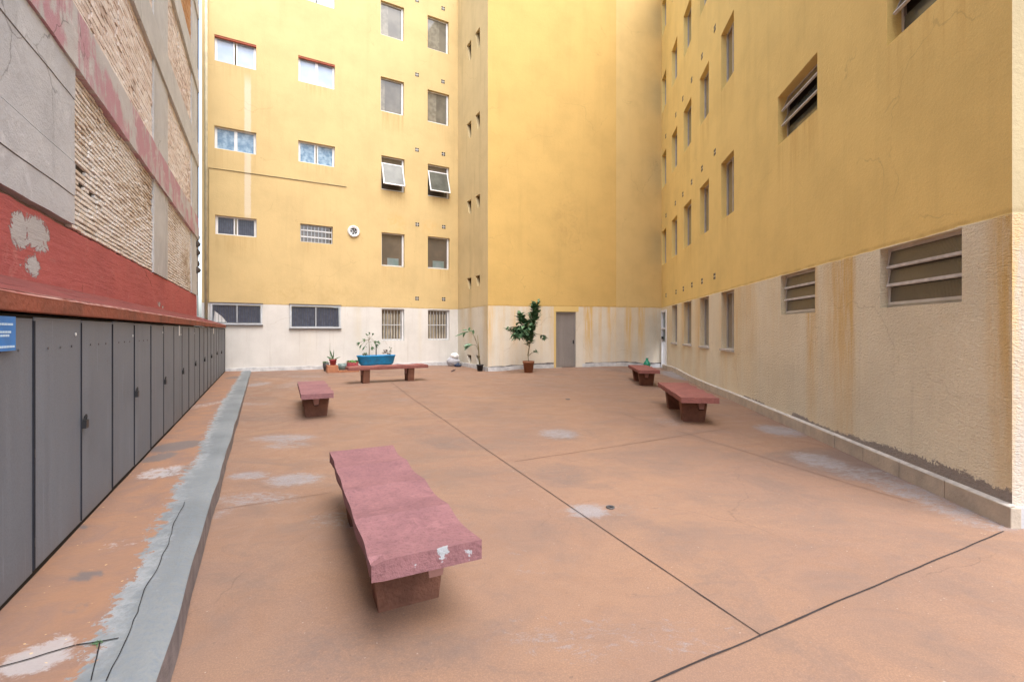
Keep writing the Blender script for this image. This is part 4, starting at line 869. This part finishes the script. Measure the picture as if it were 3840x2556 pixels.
# ---------------------------------------------------------------- benches
def bench(cx, cy, dirv, zt, L, Wd, label, mat, ph=0.0, chips=False, plug=0.0, out=.03, name='bench', tl=.0):
    d = Vector((dirv[0], dirv[1], 0)).normalized(); s = Vector((d.y, -d.x, 0)); z0 = fz(cx, cy)
    rt = root(name, (cx, cy, z0), label, 'bench', 'concrete benches in the courtyard'); c = Vector((cx, cy, 0)); th = .088
    nx, ny = 56, 8; v, f, A = [], [], []
    def wave(t): x = t*4+ph; q = x-math.floor(x); return (.008+.003*nz(math.floor(x)*3.3, ph))*(1-2*abs(math.sin(math.pi*q)))+.004*nz(t*5, ph+3)
    def P(t, w, z): return c+d*(t-.5)*L+s*w*Wd+Vector((0, 0, z))
    ring = []
    for i in range(nx+1):
        t = i/nx; wv = wave(t); sc = 1+.022*math.cos(2*math.pi*(t*4+ph))+.008*nz(t*9, ph); row = []
        sect = [(-.5+j/ny, zt+wv+.004*nz(t*6, j*.7, 2)) for j in range(ny+1)]+[(.5, zt-th*.55), (.485, zt-th), (-.485, zt-th), (-.5, zt-th*.55)]
        for (w, z) in sect:
            k = 1.0
            if chips and i < 2 and w < -.38: z -= .022 if z > zt-.03 else 0; k = .97
            row.append(len(v)); v.append(P(t+(.004 if i == 0 and w < -.4 and chips else 0), w*sc*k, z))
            cb = 0
            if chips and i == 0:
                for (a, b) in ((-.17, .05), (.12, .045), (.31, .06)): cb = max(cb, .9*max(0, 1-((w-a)/b)**2))
            A.append(cb)
        ring.append(row)
    n = len(ring[0])
    for i in range(nx):
        for j in range(n): f.append((ring[i][j], ring[i][(j+1) % n], ring[i+1][(j+1) % n], ring[i+1][j]))
    # end caps as grids so that paint chips read
    for i, rev in ((0, False), (nx, True)):
        top = ring[i][:ny+1]; k0 = len(v)
        mids = []; bots = []
        for j in range(ny+1):
            p = v[top[j]]; w = -.5+j/ny
            for (fr_, lst_) in ((.5, mids), (1, bots)):
                zb = zt-th if fr_ == 1 else (p.z+zt-th)/2; lst_.append(len(v)); v.append(Vector((p.x, p.y, zb)))
                cb = 0
                if chips and i == 0:
                    for (a, b) in ((-.17, .07), (.10, .04), (.33, .08)): cb = max(cb, 1.0*max(0, 1-((w-a)/b)**2)*(1 if fr_ == .5 else .5))
                A.append(cb)
        for a, b in ((top, mids), (mids, bots)):
            for j in range(ny):
                q = (a[j], b[j], b[j+1], a[j+1]); f.append(q if not rev else q[::-1])
    me = bpy.data.meshes.new('seat'); me.from_pydata([tuple(p) for p in v], [], f); me.update(); me.attributes.new('wear', 'FLOAT', 'POINT').data.foreach_set('value', A)
    bm = bmesh.new(); bm.from_mesh(me); bmesh.ops.recalc_face_normals(bm, faces=bm.faces); bm.to_mesh(me); bm.free()
    me.materials.append(M[mat]); o = link(bpy.data.objects.new('seat', me)); o.parent = rt; o.matrix_parent_inverse = Matrix.Translation(-rt.location)
    for sg_ in (-1, 1):
        lc = c+d*sg_*(L/2-.47); lz = fz(lc.x, lc.y)-.02; mb = MB(); tk = .17
        prof = [(-.165, lz), (.165, lz), (.178, lz+.10), (.215, zt-th+.004), (-.215, zt-th+.004), (-.178, lz+.10)]
        # notch under the seat, on both faces
        pts = [(-.165, lz), (.165, lz), (.215, zt-th+.004), (.075+plug, zt-th+.004), (.035+plug, zt-th-.17), (-.035+plug, zt-th-.17), (-.075+plug, zt-th+.004), (-.215, zt-th+.004)]
        A_, B_ = [lc+s*w-d*tk/2+Vector((0, 0, z)) for w, z in pts], [lc+s*w+d*tk/2+Vector((0, 0, z)) for w, z in pts]
        mb.poly(A_); mb.poly(B_[::-1])
        for i in range(len(pts)): j = (i+1) % len(pts); mb.poly([A_[j], A_[i], B_[i], B_[j]])
        me2 = mb.build('leg', M['leg'], rt, bevel=.006)
        bm = bmesh.new(); bm.from_mesh(me2.data); bmesh.ops.remove_doubles(bm, verts=bm.verts, dist=1e-5); bmesh.ops.recalc_face_normals(bm, faces=bm.faces); bm.to_mesh(me2.data); bm.free()
        mb = MB(); pts = [(-.036+plug, zt-th-.15), (.036+plug, zt-th-.15), (.060+plug, zt-th+.006), (-.060+plug, zt-th+.006)]
        A_, B_ = [lc+s*w-d*(tk/2+out)+Vector((0, 0, z)) for w, z in pts], [lc+s*w+d*(tk/2+out)+Vector((0, 0, z)) for w, z in pts]
        mb.poly(A_); mb.poly(B_[::-1])
        for i in range(4): j = (i+1) % 4; mb.poly([A_[j], A_[i], B_[i], B_[j]])
        mb.build('tongue', M['plug'], rt, bevel=.004)
    return rt
d1 = Vector((-.436, .9, 0)); m1 = Vector((-.395, 2.215, 0))+d1*1.075
bench(m1.x, m1.y, d1, -1.05, 2.15, .53, 'largest pink wavy concrete bench, nearest the camera, with chipped paint on its end', 'seat_pink', .0, True, .10, .17)
m2 = Vector((-3.15, 7.57, 0))+Vector((-.44, .9, 0))*1.1
bench(m2.x, m2.y, (-.44, .9), -1.015, 2.15, .5, 'pink concrete bench standing end on between the curb and the long bench by the planter', 'seat_pink', .6)
bench(-3.42, 12.85, (.876, .482), -.945, 2.15, .5, 'wavy bench seen side on in front of the blue planter', 'seat_red', .35)
bench(3.06, 8.28, (.138, .99), -1.03, 2.15, .56, 'red bench with two tapered supports beside the stone plinth, nearer one of that side', 'seat_red', .2, plug=.11)
bench(3.66, 13.05, (.105, .99), -1.015, 1.95, .54, 'small far red bench near the corner with the white door', 'seat_red', .7)

# ---------------------------------------------------------------- plants and small things
def pot_prof(r, h, rim=.02): return [(.0, 0), (r*.74, 0), (r*.95, h*.8), (r*.96, h*.8), (r*1.04, h*.81), (r*1.06, h), (r*.97, h), (r*.94, h-.05), (.0, h-.05)]
# big rubber plant in a terracotta pot
bp = gp(1982, 1396); rp = root('potted_plant', bp, 'tall bushy plant in a terracotta pot between the corner and the grey door', 'potted plant')
mb = MB(); mb.lathe(bp, pot_prof(.19, .385), 28); mb.build('pot', M['terra'], rp, True, label='terracotta pot')
mb = MB(); mb.lathe(bp+Vector((0, 0, .33)), [(0, 0), (.175, 0), (.16, .02), (0, .025)], 20); mb.build('soil', M['soil'], rp)
st, lf = MB(), MB(); base = bp+Vector((0, 0, .35)); PXM = bp.y/F
def at(px, py, dy=0.0): return Vector(((px-CX)*PXM, bp.y+dy, (HZ-py)*PXM))
trunk = [base, at(1980, 1330), at(1987, 1290, .05), at(1990, 1245, .03), at(2000, 1195), at(2008, 1140)]
st.tube(trunk, [.022, .020, .018, .015, .011, .005], 7)
limbs = [[at(1984, 1300), at(1970, 1262, -.1), at(1950, 1242, -.15), at(1930, 1238, -.12), at(1900, 1234, -.1)], [at(1988, 1270), at(1978, 1230, .1), at(1962, 1205, .1), at(1950, 1182, .08)], [at(1988, 1262), at(2008, 1252, -.05), at(2028, 1254), at(2042, 1266)], [at(1980, 1335), at(1995, 1322), at(2012, 1318)],
         [at(1990, 1240), at(1975, 1228, -.2), at(1955, 1240, -.22), at(1945, 1255, -.25)], [at(1996, 1215), at(2004, 1190, .12), at(2012, 1170, .15)]]
for l_ in limbs: st.tube(l_, [.012]+[.008]*(len(l_)-2)+[.003], 5)
st.build('trunk', M['bark'], rp, True)
def along(pl, t):
    x = t*(len(pl)-1); i = min(int(x), len(pl)-2); return pl[i].lerp(pl[i+1], x-i)
def foliate(mb, pl, n, L, w, t0=.3, spread=.8, dr=.35):
    for _ in range(n):
        t = random.uniform(t0, 1); p = along(pl, t); p = p+Vector((random.gauss(0, 1), random.gauss(0, 1), random.gauss(0, 1)))*(.055 if n > 60 else .01); ax = (along(pl, min(1, t+.05))-along(pl, max(0, t-.05))).normalized()
        a = random.uniform(0, 6.283); dv = Vector((math.cos(a), math.sin(a), random.uniform(-.2, .7)))*spread+ax*.6
        k = random.uniform(.7, 1.15); mb.leaf(p, dv, (0, 0, 1), L*k, w*k, dr*random.uniform(.3, 1.3))
foliate(lf, trunk, 360, .24, .095, .42, 1.0); foliate(lf, limbs[0][:4], 210, .24, .095, .25, 1.); foliate(lf, limbs[0], 25, .2, .07, .7); foliate(lf, limbs[1], 190, .21, .09, .35, 1.); foliate(lf, limbs[2], 26, .16, .07, .7); foliate(lf, limbs[3], 14, .15, .05, .6); foliate(lf, limbs[4], 210, .24, .095, .3, 1.); foliate(lf, limbs[5], 110, .18, .075, .3)
lf.build('foliage', M['leafd'], rp)
# small black pot with an arching stem
bp2 = gp(1800, 1391); r2 = root('potted_plant', bp2, 'sparse drooping plant in a small black plastic pot by the projecting corner', 'potted plant')
mb = MB(); mb.lathe(bp2, pot_prof(.125, .24), 20); mb.build('pot', M['blackpot'], r2, True, label='small black plastic pot')
PX2 = bp2.y/F
def at2(px, py, dy=0.0): return Vector(((px-CX)*PX2, bp2.y+dy, (HZ-py)*PX2))
st = MB(); st.tube([bp2+Vector((0, 0, .2)), at2(1797, 1345), at2(1795, 1310), at2(1791, 1255)], [.03, .028, .02, .008], 7)
arch = [[at2(1795, 1315), at2(1788, 1285), at2(1775, 1255), at2(1760, 1243)], [at2(1796, 1320), at2(1786, 1295), at2(1768, 1291)], [at2(1795, 1315), at2(1789, 1290), at2(1781, 1262), at2(1772, 1248)]]
for a_ in arch: st.tube(a_, [.010, .008, .006, .004], 5)
st.build('stem', M['bark'], r2, True); lf = MB()
for p, q, L_, w_, dr in [((1760, 1243), (1704, 1262), .55, .10, .0), ((1758, 1242), (1776, 1240), .2, .08, 0), ((1752, 1240), (1730, 1232), .22, .1, .3), ((1758, 1240), (1763, 1226), .16, .09, .1), ((1745, 1246), (1738, 1258), .16, .1, .3), ((1775, 1252), (1775, 1236), .15, .09, 0)]:
    dv = at2(*q)-at2(*p); lf.leaf(at2(*p), dv, (0, -.6, 1), max(L_, dv.length), w_, dr, 4)
lf.build('foliage', M['leafm'], r2); lf = MB()
for q in ((1737, 1298), (1745, 1306), (1728, 1292), (1751, 1300), (1733, 1308)): lf.leaf(at2(1768, 1292), at2(*q)-at2(1768, 1292), (0, -.7, 1), .3, .13, .2, 4)
lf.leaf(at2(1774, 1292), at2(1755, 1293)-at2(1774, 1292), (0, -1, .3), .2, .05, 0)
lf.build('pale_foliage', M['leafp'], r2)
# blue planter trough on bricks
yb = 16.75; PXB = yb/F
def at3(px, py, dy=0.0): return Vector(((px-CX)*PXB, yb+dy, (HZ-py)*PXB))
d3 = FR['bw'].d; n3 = FR['bw'].n; c3 = at3(1411, 1366); zfl = fz(c3.x, c3.y)
pl = root('planter', (c3.x, c3.y, zfl), 'bright blue trough planter with a small leafy tree behind the side-on bench', 'planter')
TF = Frame((c3.x, c3.y, 0), d3, -n3); z0, z1 = c3.z-.02, at3(1411, 1331).z; mb = MB()
def ring_t(hl, hw, z, n=28): return [TF.p(math.copysign(abs(math.cos(t))**.5, math.cos(t))*hl, math.copysign(abs(math.sin(t))**.5, math.sin(t))*hw, z+.012*nz(t*2, z*3)) for t in [2*math.pi*i/n for i in range(n)]]
rings = [ring_t(.0001, .0001, z0), ring_t(.52, .18, z0), ring_t(.60, .22, z0+.07), ring_t(.655, .25, z1-.05), ring_t(.672, .262, z1-.04), ring_t(.672, .262, z1), ring_t(.63, .23, z1), ring_t(.62, .22, z1-.06), ring_t(.001, .001, z1-.06)]
i0 = 0
for rg in rings: mb.v += [tuple(p) for p in rg]
for a in range(len(rings)-1):
    for q in range(28): mb.f.append((a*28+q, a*28+(q+1) % 28, (a+1)*28+(q+1) % 28, (a+1)*28+q))
mb.build('basin', M['blue'], pl, True)
mb = MB(); mb.poly([p for p in ring_t(.622, .222, z1-.05)]); mb.build('soil', M['soil'], pl)
st, lf, l2 = MB(), MB(), MB(); tr = [at3(1384, 1332), at3(1385, 1310), at3(1384, 1285), at3(1383, 1262)]; st.tube(tr, [.016, .013, .010, .005], 6)
for (px, py) in ((1352, 1284), (1360, 1292), (1368, 1298), (1375, 1258), (1393, 1257), (1400, 1278), (1405, 1290), (1390, 1300), (1412, 1282), (1370, 1275), (1384, 1254)):
    p = along(tr, random.uniform(.65, 1)); e = at3(px, py, random.uniform(-.15, .15)); st.tube([p, p.lerp(e, .5)+Vector((0, 0, .03)), e], .004, 4)
    for t in range(6): a = random.uniform(-1.2, 1.2); dv = (e-p).normalized(); dv = Vector((dv.x*math.cos(a)-dv.z*math.sin(a)*.6, random.uniform(-.4, .4), dv.z+math.sin(a)*.7)); lf.leaf(e, dv, (0, -.8, .6), random.uniform(.09, .15), .04, .3)
for _ in range(40): p = at3(random.uniform(1436, 1462), random.uniform(1312, 1329), random.uniform(-.1, .1)); l2.leaf(p, (random.uniform(-1, 1), random.uniform(-1, 1), random.uniform(-.1, .9)), (0, 0, 1), .09, .05, .3)
for _ in range(30): p = at3(random.uniform(1362, 1376), random.uniform(1324, 1332), random.uniform(-.1, .1)); lf.leaf(p, (random.uniform(-1, 1), random.uniform(-1, 1), random.uniform(0, 1)), (0, 0, 1), .09, .04, .3)
for (px, py, tx, ty) in ((1464, 1330, 1466, 1302), (1460, 1330, 1461, 1315)):
    st.tube([at3(px, py), at3(tx, ty)], .005, 4)
    for _ in range(7): p = at3(tx+random.uniform(-4, 4), ty+random.uniform(0, 16)); lf.leaf(p, (random.uniform(-1, 1), random.uniform(-1, 1), .3), (0, 0, 1), .08, .05, .2)
st.build('stem', M['bark'], pl); lf.build('foliage', M['leafm'], pl); l2.build('red_foliage', M['leafr'], pl)
mb = MB(); mb.tube([at3(1412, 1332, -.05), at3(1412, 1292, -.05)], .018, 6); mb.build('stake', M['lock'], pl)
for t in (-.38, .38):
    mb = MB(); mb.box(TF, t-.16, t+.16, -.14, .14, zfl-.02, z0+.004); bk = mb.build('brick', M['brickblock'], bevel=.006)
    tag(bk, 'orange brick under the blue planter, %s end' % ('left' if t < 0 else 'right'), 'brick', 'bricks holding up the blue planter')
# group of pots on bricks left of the planter
yb2 = 15.55; PX4 = yb2/F
def at4(px, py, dy=0.0): return Vector(((px-CX)*PX4, yb2+dy, (HZ-py)*PX4))
c = at4(1246, 1398); zf4 = fz(c.x, c.y); QF = Frame((c.x, c.y, 0), d3, -n3); zb = at4(1246, 1369).z
mb = MB(); mb.box(QF, -.17, .17, -.12, .2, zf4-.02, zb, .006); tag(mb.build('hollow_brick', M['brickblock'], bevel=.01), 'orange brick block carrying the red flower pot', 'brick')
c5 = c+Vector((0, .06, 0)); c5.z = zb; r5 = root('potted_plant', c5, 'spiky plant in a faded red pot on an orange brick block', 'potted plant')
mb = MB(); mb.lathe(c5, pot_prof(.118, .2), 20); mb.build('pot', M['redpot'], r5, True); mb = MB(); mb.lathe(c5+Vector((0, 0, .14)), [(0, 0), (.1, 0), (.09, .02), (0, .02)], 14); mb.build('soil', M['soil'], r5)
lf = MB()
for q, w in (((1238, 1312), .05), ((1252, 1310), .035), ((1226, 1335), .06), ((1277, 1336), .03), ((1232, 1340), .07), ((1262, 1345), .05), ((1250, 1330), .04)):
    p = c5+Vector((random.uniform(-.04, .04), 0, .16)); e = at4(*q); lf.leaf(p, e-p, (0, -.8, .4), (e-p).length*1.05, w, .05, 4)
lf.tube([c5+Vector((-.08, 0, .15)), at4(1237, 1312), at4(1238, 1284)], [.006, .005, .002], 4); lf.build('foliage', M['leafd'], r5)
def small_pot(px, py, y, r, h, mat, label, leaves, lm, LL=.14):
    p = Vector(((px-CX)*y/F, y, 0)); p.z = fz(p.x, p.y); rt = root('potted_plant', p, label, 'potted plant')
    mb = MB(); mb.lathe(p, [(.0, 0), (r*.6, 0), (r, h*.55), (r*.96, h), (r*.85, h), (r*.82, h-.03), (0, h-.03)], 20); mb.build('pot', M[mat], rt, True)
    lf = MB()
    for _ in range(leaves): a = random.uniform(0, 6.283); q = p+Vector((math.cos(a)*r*.4, math.sin(a)*r*.4, h-.02)); lf.leaf(q, (math.cos(a), math.sin(a), random.uniform(.3, 1.4)), (0, 0, 1), LL*random.uniform(.6, 1.2), LL*.45, .5)
    lf.build('foliage', M[lm], rt)
small_pot(1222, 1395, 16.0, .10, .3, 'iron', 'dark small pot half hidden behind the red flower pot', 12, 'leafd', .16)
small_pot(1284, 1383, 16.25, .16, .24, 'tealpot', 'grey green rounded pot between the red pots', 8, 'leafp', .10)
small_pot(1322, 1380, 16.35, .2, .30, 'redpot', 'wide red bowl pot with bright green leaves left of the blue planter', 60, 'leafl', .19)
mb = MB(); EF = Frame((at4(1285, 1395).x, at4(1285, 1395).y, 0), d3, -n3); zz = fz(EF.o.x, EF.o.y)
mb.box(EF, -.15, .52, -.05, .05, zz-.03, zz+.075, .005); tag(mb.build('brick_edging', M['brickblock'], bevel=.008), 'low brick edging strip in front of the small pots', 'brick edging')
# sack in the corner
ps = gp(1700, 1372); ps = Vector((ps.x, ps.y-.1, fz(ps.x, ps.y-.1))); sk = root('sack', ps, 'crumpled white sack slumped in the wall corner', 'sack')
def lump(c, sx, sy, h, seed, mat, name, parent, tie=True):
    bm = bmesh.new(); bmesh.ops.create_icosphere(bm, subdivisions=4, radius=1)
    for v in bm.verts:
        n_ = v.co.normalized(); t = (n_.z+1)/2; r = 1+.16*nz(n_.x*2+seed, n_.y*2, n_.z*2)+.10*nz(n_.x*5+seed, n_.y*5, n_.z*5)
        prof = 1 if tie is None else (1-.55*smooth(.45, .85, t)+(.3*smooth(.85, .97, t) if tie else 0)); v.co = Vector((n_.x*sx*r*prof, n_.y*sy*r*prof, max(0, (t*1.04-.04))*h*(1+.08*nz(n_.x*3+seed, n_.y*3))))
    me = bpy.data.meshes.new(name); bm.to_mesh(me); bm.free(); me.shade_smooth(); me.materials.append(M[mat]); o = link(bpy.data.objects.new(name, me)); me.transform(Matrix.Translation(c))
    if parent: o.parent = parent; o.matrix_parent_inverse = Matrix.Translation(-parent.location)
    return o
lump(ps, .27, .2, .50, 1.3, 'sack', 'body', sk); lump(ps+Vector((.07, -.03, .30)), .17, .15, .24, 5, 'tagw', 'flap', sk, None)
pn = gp(1718, 1374); nbg = lump(Vector((pn.x, pn.y-.14, pn.z-.01)), .15, .12, .17, 9, 'navybag', 'plastic_bag', None, False); tag(nbg, 'small dark navy plastic bag lying against the white sack', 'plastic bag')
pg = gp(2426, 1371); pg = Vector((pg.x, 17.35, 0)); pg.x = (2426-CX)/F*pg.y; pg.z = fz(pg.x, pg.y); gb = root('plastic_bag', pg, 'bright green knotted plastic bag standing behind the far red bench', 'plastic bag')
lump(pg, .13, .11, .37, 3, 'greenbag', 'body', gb); mb = MB()
for a in (.5, 2.4): mb.leaf(pg+Vector((0, 0, .33)), (math.cos(a)*.5, -.2, 1), (0, -1, .2), .12, .06, .4)
mb.build('knot', M['greenbag'], gb)
pd = gp(1699, 1394); mb = MB(); mb.leaf(pd+Vector((-.08, 0, .006)), (1, .2, .22), (0, -.5, 1), .19, .09, -.25, 4); mb.leaf(pd+Vector((-.06, .03, .004)), (1, -.3, .12), (0, -.3, 1), .13, .07, -.2, 4)
tag(mb.build('dry_leaf', M['scrap']), 'dark curled dry leaf on the floor in front of the white sack', 'leaf')
# floor drains
for (px, py, r, lab) in ((2289, 1903, .035, 'round metal floor drain beside the pale patch near the long joint'), (2129, 1497, .05, 'small dark floor drain in the middle of the yard')):
    p = gp(px, py); mb = MB(); mb.lathe(p, [(r*.62, .001), (r, .001), (r, .012), (r*.8, .014), (r*.62, .006)], 24); dr_ = root('floor_drain', p, lab, 'drain'); mb.build('rim', M['iron'], dr_, True)
    mb = MB(); mb.lathe(p, [(0, .0035), (r*.7, .0035), (r*.7, .006), (0, .006)], 20); mb.build('cover', M['plug'] if r < .04 else M['iron'], dr_)
# weed in the walkway crack
pw = wpz(362, 2412); wd = root('weed', pw, 'tiny green weed growing out of the walkway crack', 'weed'); mb = MB()
for _ in range(22): a = random.uniform(0, 6.283); mb.leaf(pw+Vector((random.uniform(-.02, .02), random.uniform(-.015, .015), .004)), (math.cos(a), math.sin(a), random.uniform(.1, .7)), (0, 0, 1), random.uniform(.008, .02), .005, .4)
mb.build('foliage', M['leafm'], wd)
